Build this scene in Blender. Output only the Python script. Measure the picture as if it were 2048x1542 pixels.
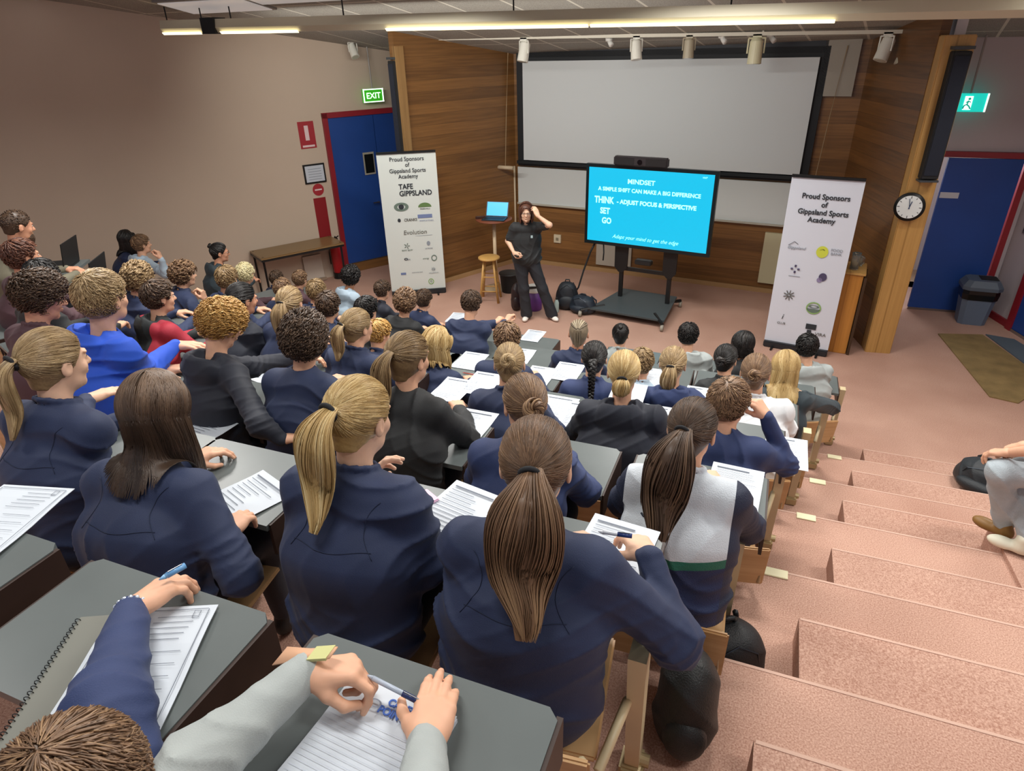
import bpy, bmesh, math, random
import numpy as np
from mathutils import Vector, Matrix
random.seed(7); RNG=np.random.default_rng(7)
scn=bpy.context.scene
for o in list(bpy.data.objects): bpy.data.objects.remove(o)
COL=scn.collection
# ---------------------------------------------------------------- camera, world, exposure, room lights
cam_d=bpy.data.cameras.new('camera'); cam=bpy.data.objects.new('camera',cam_d); COL.objects.link(cam)
cam_d.sensor_width=36; cam_d.lens=36*1290/2048; cam_d.clip_start=.02
cam.matrix_world=Matrix(((0.931613,-0.150406,0.330871,0.000000),(0.362660,0.444776,-0.818934,0.000000),(-0.023990,0.882923,0.468905,3.550000),(0.000000,0.000000,0.000000,1.000000)))
scn.camera=cam
vs=scn.view_settings; vs.view_transform='Standard'; vs.look='None'; vs.gamma=1; vs.use_curve_mapping=False; vs.exposure=0.0
w=bpy.data.worlds.new('world'); scn.world=w; w.use_nodes=True
w.node_tree.nodes['Background'].inputs[0].default_value=(.80,.86,1,1); w.node_tree.nodes['Background'].inputs[1].default_value=.55
CZ=lambda y:3.45+.17*(10.5-y)          # sloping ceiling height
def area(name,loc,sx,sy,e,col=(1,.975,.93),rot=(0,0,0)):
    l=bpy.data.lights.new(name,'AREA'); l.shape='RECTANGLE'; l.size=sx; l.size_y=sy; l.energy=e; l.color=col; l.spread=math.radians(155)
    o=bpy.data.objects.new(name,l); COL.objects.link(o); o.location=loc; o.rotation_euler=rot; return o
TROFFERS=[(-6.5,7.0),(-7.9,6.0),(-4.6,3.6),(-2.6,3.6),(0.0,3.6),(2.6,3.6),(-4.0,.8),(-1.2,.8),(1.6,.8),(2.6,6.9),(-3.6,6.2),(-.6,6.2)]
for i,(x,y) in enumerate(TROFFERS):
    if i>1: area('troffer_light',(x,y,CZ(y)-.06),1.15,.3,75*(.42 if y<1 else .80 if y<5 else .92),rot=(-math.atan(.17),0,0))
area('beam_light',(-3.6,6.98,3.64),5.2,.06,72,(1,.97,.9),(math.radians(58),0,0)).data.spread=math.radians(160)
area('doorway_light',(2.2,11.3,2.3),1.2,.6,40,(.9,.95,1),(math.radians(-60),0,0))

# ---------------------------------------------------------------- helpers
def srgb(c):
    if isinstance(c,str): c=[int(c[i:i+2],16)/255 for i in (0,2,4)]
    return tuple((v/12.92 if v<=.04045 else ((v+.055)/1.055)**2.4) for v in c)+(1,)
MATS={}
def mat(name,col,rough=.6,metal=0,emit=0,bump=0,bscale=80,var=0,vscale=20,alpha=1,spec=.5,trans=0,sheen=0):
    if name in MATS: return MATS[name]
    m=bpy.data.materials.new(name); m.use_nodes=True; nt=m.node_tree; b=nt.nodes['Principled BSDF']
    c=srgb(col); b.inputs['Base Color'].default_value=c; b.inputs['Roughness'].default_value=rough; b.inputs['Metallic'].default_value=metal
    b.inputs['Specular IOR Level'].default_value=spec; b.inputs['Transmission Weight'].default_value=trans
    if sheen: b.inputs['Sheen Weight'].default_value=sheen
    if emit: b.inputs['Emission Color'].default_value=c; b.inputs['Emission Strength'].default_value=emit
    tc=nt.nodes.new('ShaderNodeTexCoord')
    if var:
        n=nt.nodes.new('ShaderNodeTexNoise'); n.inputs['Scale'].default_value=vscale; n.inputs['Detail'].default_value=4
        nt.links.new(tc.outputs['Object'],n.inputs['Vector'])
        r=nt.nodes.new('ShaderNodeValToRGB'); r.color_ramp.elements[0].position=.3; r.color_ramp.elements[1].position=.7
        r.color_ramp.elements[0].color=tuple(v*(1-var) for v in c[:3])+(1,); r.color_ramp.elements[1].color=tuple(min(1,v*(1+var)) for v in c[:3])+(1,)
        nt.links.new(n.outputs['Fac'],r.inputs[0]); nt.links.new(r.outputs[0],b.inputs['Base Color'])
    if bump:
        n=nt.nodes.new('ShaderNodeTexNoise'); n.inputs['Scale'].default_value=bscale; n.inputs['Detail'].default_value=3
        nt.links.new(tc.outputs['Object'],n.inputs['Vector'])
        bp=nt.nodes.new('ShaderNodeBump'); bp.inputs['Strength'].default_value=bump; bp.inputs['Distance'].default_value=.01
        nt.links.new(n.outputs['Fac'],bp.inputs['Height']); nt.links.new(bp.outputs[0],b.inputs['Normal'])
    MATS[name]=m; return m
def nodes(m): nt=m.node_tree; return nt,nt.nodes,nt.links,nt.nodes['Principled BSDF']
def mathn(nt,op,a,b=None,c=None):
    n=nt.nodes.new('ShaderNodeMath'); n.operation=op
    for i,v in enumerate((a,b,c)):
        if v is None: continue
        if isinstance(v,(int,float)): n.inputs[i].default_value=v
        else: nt.links.new(v,n.inputs[i])
    return n.outputs[0]
def mixc(nt,f,a,b):
    n=nt.nodes.new('ShaderNodeMix'); n.data_type='RGBA'
    nt.links.new(f,n.inputs[0])
    for i,v in ((6,a),(7,b)):
        if isinstance(v,tuple): n.inputs[i].default_value=v
        else: nt.links.new(v,n.inputs[i])
    return n.outputs[2]
def wood(name,c1,c2,plank=.16,rough=.35,vert=False,dark=.75):
    m=mat(name,c1,rough); nt,N,L,b=nodes(m)
    g=N.new('ShaderNodeNewGeometry'); mp=N.new('ShaderNodeMapping'); L.new(g.outputs['Position'],mp.inputs[0])
    mp.inputs['Scale'].default_value=(18,18,.7) if vert else (.9,.9,22)
    n=N.new('ShaderNodeTexNoise'); n.inputs['Scale'].default_value=1.6; n.inputs['Detail'].default_value=6; n.inputs['Distortion'].default_value=.6; L.new(mp.outputs[0],n.inputs['Vector'])
    sp=N.new('ShaderNodeSeparateXYZ'); L.new(g.outputs['Position'],sp.inputs[0])
    ax=sp.outputs['X'] if vert else sp.outputs['Z']
    q=mathn(nt,'DIVIDE',ax,plank); fl=mathn(nt,'FLOOR',q); fr=mathn(nt,'FRACT',q)
    wn=N.new('ShaderNodeTexWhiteNoise'); wn.noise_dimensions='1D'; L.new(fl,wn.inputs['W'])
    f=mathn(nt,'ADD',mathn(nt,'MULTIPLY',n.outputs['Fac'],.9),mathn(nt,'MULTIPLY',wn.outputs['Value'],.35)); f=mathn(nt,'SUBTRACT',f,.15)
    r=N.new('ShaderNodeValToRGB'); r.color_ramp.elements[0].position=.2;r.color_ramp.elements[1].position=.8
    r.color_ramp.elements[0].color=srgb(c1); r.color_ramp.elements[1].color=srgb(c2); L.new(f,r.inputs[0])
    gap=mathn(nt,'LESS_THAN',fr,.035)
    c=mixc(nt,gap,r.outputs[0],tuple(v*dark for v in srgb(c1)[:3])+(1,)); L.new(c,b.inputs['Base Color'])
    return m
class MB:
    def __init__(s): s.bm=bmesh.new()
    def box(s,c,d,rz=0,M=None,bev=0):
        r=bmesh.ops.create_cube(s.bm,size=1); vs=r['verts']
        T=Matrix.Translation(Vector(c))@Matrix.Rotation(rz,4,'Z')@(M or Matrix())@Matrix.Diagonal((*d,1))
        bmesh.ops.transform(s.bm,matrix=T,verts=vs)
        if bev: bmesh.ops.bevel(s.bm,geom=list({e for v in vs for e in v.link_edges}),offset=bev,segments=2,affect='EDGES')
        return s
    def cyl(s,a,b,r1,r2=None,n=16,cap=True):
        a=Vector(a);b=Vector(b);r2=r1 if r2 is None else r2; d=b-a
        r=bmesh.ops.create_cone(s.bm,cap_ends=cap,segments=n,radius1=r1,radius2=r2,depth=d.length)
        bmesh.ops.transform(s.bm,matrix=Matrix.Translation((a+b)/2)@d.to_track_quat('Z','Y').to_matrix().to_4x4(),verts=r['verts']); return s
    def tube(s,pts,r,n=8):
        pts=[Vector(p) for p in pts]; rings=[]; up=Vector((.013,.02,1))
        for i,p in enumerate(pts):
            t=(pts[min(i+1,len(pts)-1)]-pts[max(i-1,0)]).normalized(); a=t.cross(up)
            if a.length<.05: a=t.cross(Vector((1,0,0)))
            a.normalize(); b=t.cross(a); rr=r[i] if hasattr(r,'__len__') else r
            rings.append([s.bm.verts.new(p+(a*math.cos(k*2*math.pi/n)+b*math.sin(k*2*math.pi/n))*rr) for k in range(n)])
        for A,B in zip(rings,rings[1:]):
            for k in range(n): s.bm.faces.new((A[k],A[(k+1)%n],B[(k+1)%n],B[k]))
        s.bm.faces.new(rings[0][::-1]); s.bm.faces.new(rings[-1]); return s
    def lathe(s,prof,c,n=24):
        c=Vector(c); rings=[]
        for r,z in prof: rings.append([s.bm.verts.new(c+Vector((r*math.cos(k*2*math.pi/n),r*math.sin(k*2*math.pi/n),z))) for k in range(n)])
        for A,B in zip(rings,rings[1:]):
            for k in range(n): s.bm.faces.new((A[k],A[(k+1)%n],B[(k+1)%n],B[k]))
        s.bm.faces.new(rings[0][::-1]); s.bm.faces.new(rings[-1]); return s
    def prism(s,poly,z0,z1):
        a=[s.bm.verts.new((x,y,z0)) for x,y in poly]; b=[s.bm.verts.new((x,y,z1)) for x,y in poly]; n=len(poly)
        s.bm.faces.new(a[::-1]); s.bm.faces.new(b)
        for k in range(n): s.bm.faces.new((a[k],a[(k+1)%n],b[(k+1)%n],b[k]))
        return s
    def loft(s,rings):
        R=[[s.bm.verts.new(p) for p in r] for r in rings]; n=len(R[0])
        for A,B in zip(R,R[1:]):
            for k in range(n): s.bm.faces.new((A[k],A[(k+1)%n],B[(k+1)%n],B[k]))
        s.bm.faces.new(R[0][::-1]); s.bm.faces.new(R[-1]); return s
    def slab(s,o,u,v,w,h,t):   # panel: origin corner, u along width, v up, thickness along u x v
        o=Vector(o);u=Vector(u).normalized();v=Vector(v).normalized();n=u.cross(v)
        P=[o+u*a+v*b+n*c for c in (0,t) for a,b in ((0,0),(w,0),(w,h),(0,h))]
        V=[s.bm.verts.new(p) for p in P]
        for f in ((3,2,1,0),(4,5,6,7),(0,1,5,4),(1,2,6,5),(2,3,7,6),(3,0,4,7)): s.bm.faces.new([V[i] for i in f])
        return s
    def build(s,name,m,parent=None,smooth=False):
        me=bpy.data.meshes.new(name); bmesh.ops.recalc_face_normals(s.bm,faces=s.bm.faces); s.bm.to_mesh(me); s.bm.free()
        if smooth: me.polygons.foreach_set('use_smooth',[True]*len(me.polygons))
        return link(name,me,m,parent)
def link(name,me,m,parent=None):
    o=bpy.data.objects.new(name,me); COL.objects.link(o)
    if m: me.materials.append(m)
    if parent is not None: o.parent=parent; o.matrix_parent_inverse=WI[parent.name]
    return o
WI={}
def tag(o,label,cat,group=None):
    o['label']=label; o['category']=cat
    if group: o['group']=group
    return o
def thing(name,label,cat,loc,group=None):
    o=bpy.data.objects.new(name,None); COL.objects.link(o); o.location=loc; o.empty_display_size=.1
    WI[o.name]=Matrix.Translation(-Vector(loc)); return tag(o,label,cat,group)
def sub(o):   # allow o (a part at world origin offset) to carry sub-parts built in world coordinates
    p=o.parent; WI[o.name]=(WI[p.name] if p is not None else Matrix()).inverted()@WI[p.name] if p is not None else Matrix()
    return o
def struct(o): o['kind']='structure'; return o
def text(body,size,o,u,v,m,parent,name='lettering',align='CENTER',off=0,shear=0,sx=1):
    c=bpy.data.curves.new(name,'FONT'); c.body=body; c.size=size; c.align_x=align; c.extrude=.0008; c.offset=off; c.shear=shear; c.resolution_u=3; c.space_line=.95
    t=bpy.data.objects.new('t',c); COL.objects.link(t); bpy.context.view_layer.update()
    me=bpy.data.meshes.new_from_object(t.evaluated_get(bpy.context.evaluated_depsgraph_get())); bpy.data.objects.remove(t)
    u=Vector(u).normalized();v=Vector(v).normalized();n=u.cross(v)
    M=Matrix.Translation(Vector(o))@Matrix(((u.x*sx,v.x,n.x,0),(u.y*sx,v.y,n.y,0),(u.z*sx,v.z,n.z,0),(0,0,0,1)))
    me.transform(M); me.materials.clear(); return link(name,me,m,parent)
def np_mesh(V,Fq,rnd=None,smooth=True,name='m'):
    me=bpy.data.meshes.new(name); nv=len(V); nf=len(Fq); k=Fq.shape[1]
    me.vertices.add(nv); me.vertices.foreach_set('co',np.ascontiguousarray(V,dtype=np.float32).ravel())
    me.loops.add(nf*k); me.loops.foreach_set('vertex_index',np.ascontiguousarray(Fq,dtype=np.int32).ravel())
    me.polygons.add(nf); me.polygons.foreach_set('loop_start',np.arange(0,nf*k,k,dtype=np.int32))
    me.update(calc_edges=True)
    if smooth: me.polygons.foreach_set('use_smooth',np.ones(nf,dtype=bool))
    if rnd is not None:
        a=me.attributes.new('rnd','FLOAT','POINT'); a.data.foreach_set('value',np.ascontiguousarray(rnd,dtype=np.float32))
    me.validate(); return me
# ---------------------------------------------------------------- implicit surfaces
def A(*v): return np.array(v,float)
class SDF:
    def __init__(s): s.P=[]; s.disp=None
    def rc(s,a,b,ra,rb=None,k=.02,op='+',M=None):   # round cone; M maps world->local (scaled) space for elliptical sections
        s.P.append(('rc',np.array(a,float),np.array(b,float),ra,ra if rb is None else rb,k,op,M)); return s
    def el(s,c,r,R=None,k=.02,op='+'):              # ellipsoid, rows of R are its axes
        s.P.append(('el',np.array(c,float),np.array(r,float),np.eye(3) if R is None else R,None,k,op,None)); return s
    def d(s,p,x):
        t=p[0]
        if t=='rc':
            a,b,ra,rb=p[1:5]
            if p[7] is not None:
                M,sc=p[7]; x=[sum(M[i][j]*x[j] for j in range(3)) for i in range(3)]; a=M@a; b=M@b
            ba=b-a; L=max(ba@ba,1e-9); h=((x[0]-a[0])*ba[0]+(x[1]-a[1])*ba[1]+(x[2]-a[2])*ba[2])/L; h=np.clip(h,0,1)
            return np.sqrt((x[0]-a[0]-h*ba[0])**2+(x[1]-a[1]-h*ba[1])**2+(x[2]-a[2]-h*ba[2])**2)-(ra+(rb-ra)*h)
        c,r,R=p[1:4]; q=[sum(R[i][j]*(x[j]-c[j]) for j in range(3)) for i in range(3)]
        k0=np.sqrt(sum((q[i]/r[i])**2 for i in range(3))); k1=np.sqrt(sum((q[i]/r[i]**2)**2 for i in range(3)))
        return k0*(k0-1)/np.maximum(k1,1e-6)
    def bb(s,p):
        if p[0]=='rc':
            a,b,ra,rb=p[1:5]; r=max(ra,rb)*(p[7][1] if p[7] is not None else 1); return np.minimum(a,b)-r,np.maximum(a,b)+r
        r=p[2].max(); return p[1]-r,p[1]+r
    def comb(s,F,d,k,op):
        if op=='-': d=-d; h=np.clip(.5-.5*(F-d)/k,0,1); return F*(1-h)+d*h+k*h*(1-h)
        h=np.clip(.5+.5*(F-d)/k,0,1); return F*(1-h)+d*h-k*h*(1-h)
    def at(s,X):
        F=np.full(len(X),9.); x=[X[:,0],X[:,1],X[:,2]]
        for p in s.P: F=s.comb(F,s.d(p,x),p[5],p[6])
        return F
    def push(s,X,m=.01,it=2):
        X=X.copy()
        for _ in range(it):
            f=s.at(X); i=np.where(f<m)[0]
            if len(i)==0: break
            Y=X[i]; e=.004; g=np.stack([(s.at(Y+e*np.eye(3)[j])-s.at(Y-e*np.eye(3)[j]))/(2*e) for j in range(3)],1)
            g/=np.maximum(np.linalg.norm(g,axis=1,keepdims=True),1e-6); X[i]=Y+g*(m-f[i])[:,None]
        return X
    def mesh(s,h,lo=None,hi=None,cut=None):
        B=[s.bb(p) for p in s.P if p[6]=='+']; l=np.min([b[0] for b in B],0)-3*h; u=np.max([b[1] for b in B],0)+3*h
        if lo is not None: l=np.maximum(l,lo)
        if hi is not None: u=np.minimum(u,hi)
        n=np.ceil((u-l)/h).astype(int)+1; F=np.full(n,9.,dtype=np.float32)
        ax=[l[i]+h*np.arange(n[i]) for i in range(3)]
        for p in s.P:
            b0,b1=s.bb(p); pad=p[5]+3*h; i0=np.maximum(((b0-pad-l)/h).astype(int),0); i1=np.minimum(((b1+pad-l)/h).astype(int)+2,n)
            if (i1<=i0).any(): continue
            sl=tuple(slice(i0[j],i1[j]) for j in range(3)); x=[ax[0][sl[0]][:,None,None],ax[1][sl[1]][None,:,None],ax[2][sl[2]][None,None,:]]
            F[sl]=s.comb(F[sl],s.d(p,x),p[5],p[6])
        x=[ax[0][:,None,None],ax[1][None,:,None],ax[2][None,None,:]]
        if s.disp is not None: F=F+s.disp(x)
        if cut is not None: F=np.maximum(F,cut(x))
        F[0]=F[-1]=9; F[:,0]=F[:,-1]=9; F[:,:,0]=F[:,:,-1]=9
        return nets(F,l,h)
def nets(F,l,h):
    S=F<0; N=np.array(F.shape)-1; tot=N.prod(); acc=np.zeros((4,tot)); edges=[]
    for a in range(3):
        s0=[slice(None)]*3; s1=[slice(None)]*3; s0[a]=slice(0,-1); s1[a]=slice(1,None)
        A0=S[tuple(s0)];A1=S[tuple(s1)]; I=np.argwhere(A0!=A1)
        if len(I)==0: continue
        J=I.copy(); J[:,a]+=1; f0=F[tuple(I.T)];f1=F[tuple(J.T)]; t=f0/(f0-f1); P=I.astype(float); P[:,a]+=t
        b,c=(a+1)%3,(a+2)%3; ids=[]
        for db,dc in ((-1,-1),(0,-1),(0,0),(-1,0)):
            K=I.copy(); K[:,b]+=db; K[:,c]+=dc; K=np.clip(K,0,N-1); q=(K[:,0]*N[1]+K[:,1])*N[2]+K[:,2]; ids.append(q)
            for j in range(3): acc[j]+=np.bincount(q,P[:,j],tot)
            acc[3]+=np.bincount(q,minlength=tot)
        ids=np.stack(ids,1); fl=S[tuple(I.T)]; ids[~fl]=ids[~fl][:,::-1]; edges.append(ids)
    if not edges: return np.zeros((0,3)),np.zeros((0,4),int)
    Q=np.concatenate(edges); used=np.unique(Q); mp=np.full(tot,-1); mp[used]=np.arange(len(used))
    V=(acc[:3,used]/acc[3,used]).T*h+l
    return V,mp[Q]
def merge(parts):
    V=[];Fs=[];n=0
    for v,f in parts:
        V.append(v);Fs.append(f+n);n+=len(v)
    return np.concatenate(V),np.concatenate(Fs)
def strands(P,r,rnd,sides=3):
    """P (n,m,3) paths, r (n,m) radii -> tube verts, quads, per-vertex random"""
    n,m,_=P.shape; T=np.gradient(P,axis=1); T/=np.maximum(np.linalg.norm(T,axis=2,keepdims=True),1e-9)
    up=np.array([.31,.17,.94]); a=np.cross(T,up); a/=np.maximum(np.linalg.norm(a,axis=2,keepdims=True),1e-6); b=np.cross(T,a)
    ang=np.arange(sides)*2*np.pi/sides
    V=P[:,:,None]+(a[:,:,None]*np.cos(ang)[None,None,:,None]+b[:,:,None]*np.sin(ang)[None,None,:,None])*r[:,:,None,None]
    idx=np.arange(n*m*sides).reshape(n,m,sides); A0=idx[:,:-1];B0=idx[:,1:]
    Q=np.stack([A0,np.roll(A0,-1,2),np.roll(B0,-1,2),B0],-1).reshape(-1,4)
    return V.reshape(-1,3),Q,np.repeat(rnd,m*sides)
def sub(o): WI[o.name]=Matrix(); return o
# ---------------------------------------------------------------- materials for people
def hairmat(dark,mid,light):
    nm='hair_'+dark+mid
    if nm in MATS: return MATS[nm]
    m=mat(nm,mid,.42,spec=.45); nt,N,L,b=nodes(m)
    at=N.new('ShaderNodeAttribute'); at.attribute_name='rnd'
    r=N.new('ShaderNodeValToRGB'); r.color_ramp.elements[0].color=srgb(dark); r.color_ramp.elements[1].color=srgb(light); e=r.color_ramp.elements.new(.55); e.color=srgb(mid)
    L.new(at.outputs['Fac'],r.inputs[0]); L.new(r.outputs[0],b.inputs['Base Color']); return m
HC={'brown':('4a3626','7d6048','b08f6a'),'dkbrown':('2e221a','4f3c2e','7a614c'),'black':('0e0c0c','1b1817','38322f'),'blonde':('8f7346','c2a36c','e6d3a2'),
 'dirty':('6b563c','a58a63','cdb68c'),'ginger':('8a5f2c','c09350','e3c383'),'white':('b9a878','e0d4a6','f4ecc8'),'ltbrown':('5d4932','8f7552','bba179'),'auburn':('3a221a','5e3a2c','8a5c45'),'streak':('4d4234','8b7c66','cbbd9f')}
def skinmat(t='a'):
    c={'a':'dba98b','b':'cf9678','c':'b57f5e','d':'e3b89c'}[t]
    m=mat('skin_'+t,c,.55,var=.05,vscale=30); nt,N,L,b=nodes(m); b.inputs['Subsurface Weight'].default_value=.08; b.inputs['Subsurface Radius'].default_value=(.02,.008,.004); return m
CLO={'navy':'1f2c4d','dknavy':'1a1f2d','black':'202224','royal':'1a4fc4','grey':'a3aaa9','white':'dfe3e6','teal':'27343b','red':'b02a3a','maroon':'4c3138','ltblue':'a9bccb','jeans':'c3cace','olive':'6f6a58','charcoal':'33373d','navy2':'253560'}
def cloth(c): return mat('cloth_'+c,CLO[c],.72,bump=.14,bscale=420,var=.05,vscale=14,sheen=.05)
# ---------------------------------------------------------------- hand templates (right hand, back up, wrist at 0, fingers +y, thumb -x)
def hand_tpl(curl,thumb,spread=1.,h=.0032):
    s=SDF(); K=[(-.028,.080),(-.010,.087),(.009,.084),(.026,.074)]
    s.rc((0,-.006,0),(0,.012,0),.0225,.022,k=.01,M=None)
    for i,(x,y) in enumerate(K): s.rc((x*.55,.008,0),(x,y,0),.0150,.0112,k=.014)
    s.el((0,.045,-.006),(.036,.042,.013),k=.012)
    Ls=[(.041,.025,.021),(.045,.029,.022),(.041,.027,.021),(.032,.020,.019)]
    for i,(x,y) in enumerate(K):
        a=0; p=A(x,y,0); sp=(x*6)*spread; c=curl[i]
        for j,Lg in enumerate(Ls[i]):
            a+=c[j]; d=A(math.sin(math.radians(sp))*math.cos(a),math.cos(math.radians(sp))*math.cos(a),-math.sin(a)); q=p+d*Lg
            s.rc(p,q,.0098-.0011*j,.0090-.0011*j,k=.004 if j else .006); p=q
    T=thumb; s.rc((-.012,.012,-.006),T[0],.0165,.0135,k=.014); s.rc(T[0],T[1],.0120,.0105,k=.006); s.rc(T[1],T[2],.0103,.0082,k=.004)
    return s.mesh(h)
TH={'flat':hand_tpl([(.18,.25,.15),(.15,.22,.15),(.18,.25,.15),(.22,.3,.2)],[(-.038,.042,-.012),(-.058,.070,-.018),(-.066,.095,-.022)]),
 'relax':hand_tpl([(.35,.55,.3),(.42,.6,.35),(.5,.65,.35),(.55,.7,.4)],[(-.036,.040,-.020),(-.052,.068,-.034),(-.050,.092,-.044)],.8),
 'grip':hand_tpl([(.75,.95,.35),(.9,1.1,.5),(1.1,1.3,.7),(1.2,1.3,.8)],[(-.034,.040,-.026),(-.042,.068,-.046),(-.026,.090,-.056)],.5)}
def unit(v): v=np.array(v,float); return v/max(np.linalg.norm(v),1e-9)
def place_hand(kind,W,dirv,back,side,sc=.95):
    V,Fq=TH[kind]; V=V*sc
    if side<0: V=V*A(-1,1,1); Fq=Fq[:,::-1]
    y=unit(dirv); z=unit(np.array(back)-y*np.dot(back,y)); x=np.cross(y,z)
    return V@np.stack([x,y,z])+np.array(W),Fq
def ik(S,W,a,b,pole):
    d=W-S; L=np.linalg.norm(d)
    if L>(a+b)*.985: k=L/((a+b)*.985); a*=k; b*=k
    if L<abs(a-b)+.05: L=abs(a-b)+.05
    u=d/max(np.linalg.norm(d),1e-6); x=(a*a-b*b+L*L)/(2*L); h=math.sqrt(max(a*a-x*x,1e-5)); p=pole-u*np.dot(pole,u)
    return S+u*x+unit(p)*h
HCN=A(0,-.012,.024); HR=A(.0745,.094,.088)
def person(pid,label,top,fz,az,haz=None,hp=10,topc='navy',hs='short',hc='brown',skin='a',arms=None,near=0,hood=0,tie=(0,-.93,.35),L=.3,group=None,face=False,sc=.95,puff=1.,seated=True,pants='dknavy',leanx=0,jacket=None,lod=None,beard=False,glasses=False,collar=True,hair2=None,pr=.02,shoes=None,neckc=None,showlegs=True,stand=None,sleeve='long'):
    rad=math.radians; haz=az if haz is None else haz
    fb=A(math.sin(rad(az)),math.cos(rad(az)),0); rb=A(math.cos(rad(az)),-math.sin(rad(az)),0); uz=A(0,0,1)
    fh0=A(math.sin(rad(haz)),math.cos(rad(haz)),0); rh=A(math.cos(rad(haz)),-math.sin(rad(haz)),0)
    cp,sp=math.cos(rad(hp)),math.sin(rad(hp)); fh=fh0*cp-uz*sp; uh=uz*cp+fh0*sp
    Rh=np.stack([rh,fh,uh])           # rows: local axes in world
    top=np.array(top,float); HCp=top-uz*(.125*sc)+fh0*(.04*sp)
    hw=lambda p:HCp+np.array(p)*sc@Rh
    h1=.0045 if near==2 else (.006 if near==1 else .0085)
    # skeleton
    NB=HCp-fb*(.045+.07*sp)*sc-uz*.165*sc
    if seated:
        dz=NB[2]-(fz+.53); Ls=max(.46*sc,dz*1.03); lean=math.acos(min(1,dz/Ls)) if dz<Ls else .05; PV=NB-uz*dz-fb*Ls*math.sin(lean)+rb*leanx
    else: PV=NB-uz*.50*sc-fb*.02
    T=unit(NB-PV); Nf=unit(np.cross(T,rb))*-1; Nf=Nf if np.dot(Nf,fb)>0 else -Nf
    M=PV+(NB-PV)*.55-Nf*.035; SC=NB-T*.055-Nf*.012
    sw=.148*sc*puff
    S={-1:SC-rb*sw,1:SC+rb*sw}
    # arms
    W={};E={};HD={};HK={};BK={}
    deskz=fz+.725
    for sd in (-1,1):
        a=(arms or {}).get(sd,None)
        if a is None: a=dict(w=PV+fb*.43+rb*sd*(.10+.05*random.random())+uz*(deskz+.035-PV[2]))
        Wp=np.array(a['w'],float); W[sd]=Wp; HK[sd]=a.get('h','relax')
        E[sd]=np.array(a['e'],float) if 'e' in a else ik(S[sd],Wp,.285*sc,.245*sc,rb*sd*.75-uz*.8-fb*.35)
        d=a.get('d'); HD[sd]=unit(d) if d is not None else unit(unit(Wp-E[sd])+fb*.5-rb*sd*.5-uz*.1)
        BK[sd]=a.get('b',(0,0,1))
    root=thing('person',label,'person',tuple(PV[:2])+(fz,),group)
    sk=skinmat(skin)
    # ---- body (head, neck, chest)
    b=SDF(); R=Rh
    rcx=lambda p,q,r1,r2,k,op='+':b.rc(hw(p),hw(q),r1*sc,r2*sc,k=k,op=op)
    b.el(hw(HCN),HR*sc,R,k=.02); b.el(hw((0,.022,-.03)),A(.060,.066,.082)*sc,R,k=.03)
    rcx((-.028,.04,-.078),(.028,.04,-.078),.026,.026,.03); rcx((0,.05,-.085),(0,.070,-.096),.022,.019,.02)
    b.rc(hw((0,-.022,-.05)),NB+T*.02,.050*sc,.050*sc,k=.03); b.rc(NB-T*.02,SC-T*.10-Nf*.0,.050,k=.03)
    if face or near:
        rcx((0,.086,.012),(0,.106,-.026),.008,.0125,.012); rcx((-.012,.094,-.030),(.012,.094,-.030),.008,.008,.008)
        for sd in (-1,1):
            b.el(hw((sd*.030,.094,.006)),A(.017,.012,.011)*sc,R,k=.012,op='-'); b.el(hw((sd*.030,.076,.004)),A(.013,.013,.0125)*sc,R,k=.003)
            b.el(hw((sd*.040,.062,-.03)),A(.022,.018,.02)*sc,R,k=.02)
            rcx((sd*.014,.093,.022),(sd*.045,.082,.022),.006,.005,.01)
        b.el(hw((0,.090,-.055)),A(.023,.010,.0055)*sc,R,k=.005); b.el(hw((0,.088,-.064)),A(.019,.010,.006)*sc,R,k=.004)
    for sd in (-1,1):
        Re=np.stack([rh*.94+fh*sd*-.34*-1,fh*.94-rh*sd*.34*-1*-1,uh]); Re=np.stack([unit(v) for v in Re])
        b.el(hw((sd*.081,-.006,-.012)),A(.0085,.019,.031)*sc,R,k=.005); b.el(hw((sd*.089,.000,-.006)),A(.005,.010,.018)*sc,R,k=.004,op='-')
    parts=[b.mesh(h1)]
    cuff={}
    for sd in (-1,1):
        fd=unit(W[sd]-E[sd]); cuff[sd]=W[sd]-fd*.01
        if sleeve=='short': cuff[sd]=S[sd]+(E[sd]-S[sd])*.72; f=SDF(); f.rc(S[sd]+(E[sd]-S[sd])*.4,E[sd],.043*sc,.036*sc,k=.02); f.rc(E[sd],W[sd]+fd*.004,.037*sc,.022*sc,k=.02)
        else: f=SDF(); f.rc(S[sd]+(SC-S[sd])*.6,S[sd],.04,.036,k=.02); f.rc(S[sd],E[sd],.036,.030*sc,k=.02); f.rc(E[sd],W[sd]+fd*.006,.030*sc,.0225*sc,k=.01)
        parts.append(f.mesh(.008)); parts.append(place_hand(HK[sd],W[sd],HD[sd],BK[sd],sd,sc))
    V,Q=merge(parts); link('body',np_mesh(V,Q),sk,root)
    if face:
        for sd in (-1,1):
            m=MB(); r=bmesh.ops.create_uvsphere(m.bm,u_segments=14,v_segments=10,radius=.0118*sc); bmesh.ops.translate(m.bm,verts=r['verts'],vec=hw((sd*.030,.0775,.004)))
            ob=m.build('eye',mat('eye_white','d8d4cc',.2),root,True)
            m=MB(); m.cyl(hw((sd*.030,.0875,.003)),hw((sd*.030,.0902,.003)),.0055*sc,.0045*sc,n=12)
            sub(ob); m.build('iris',mat('iris','2a1d14',.15),ob,True)
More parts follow.
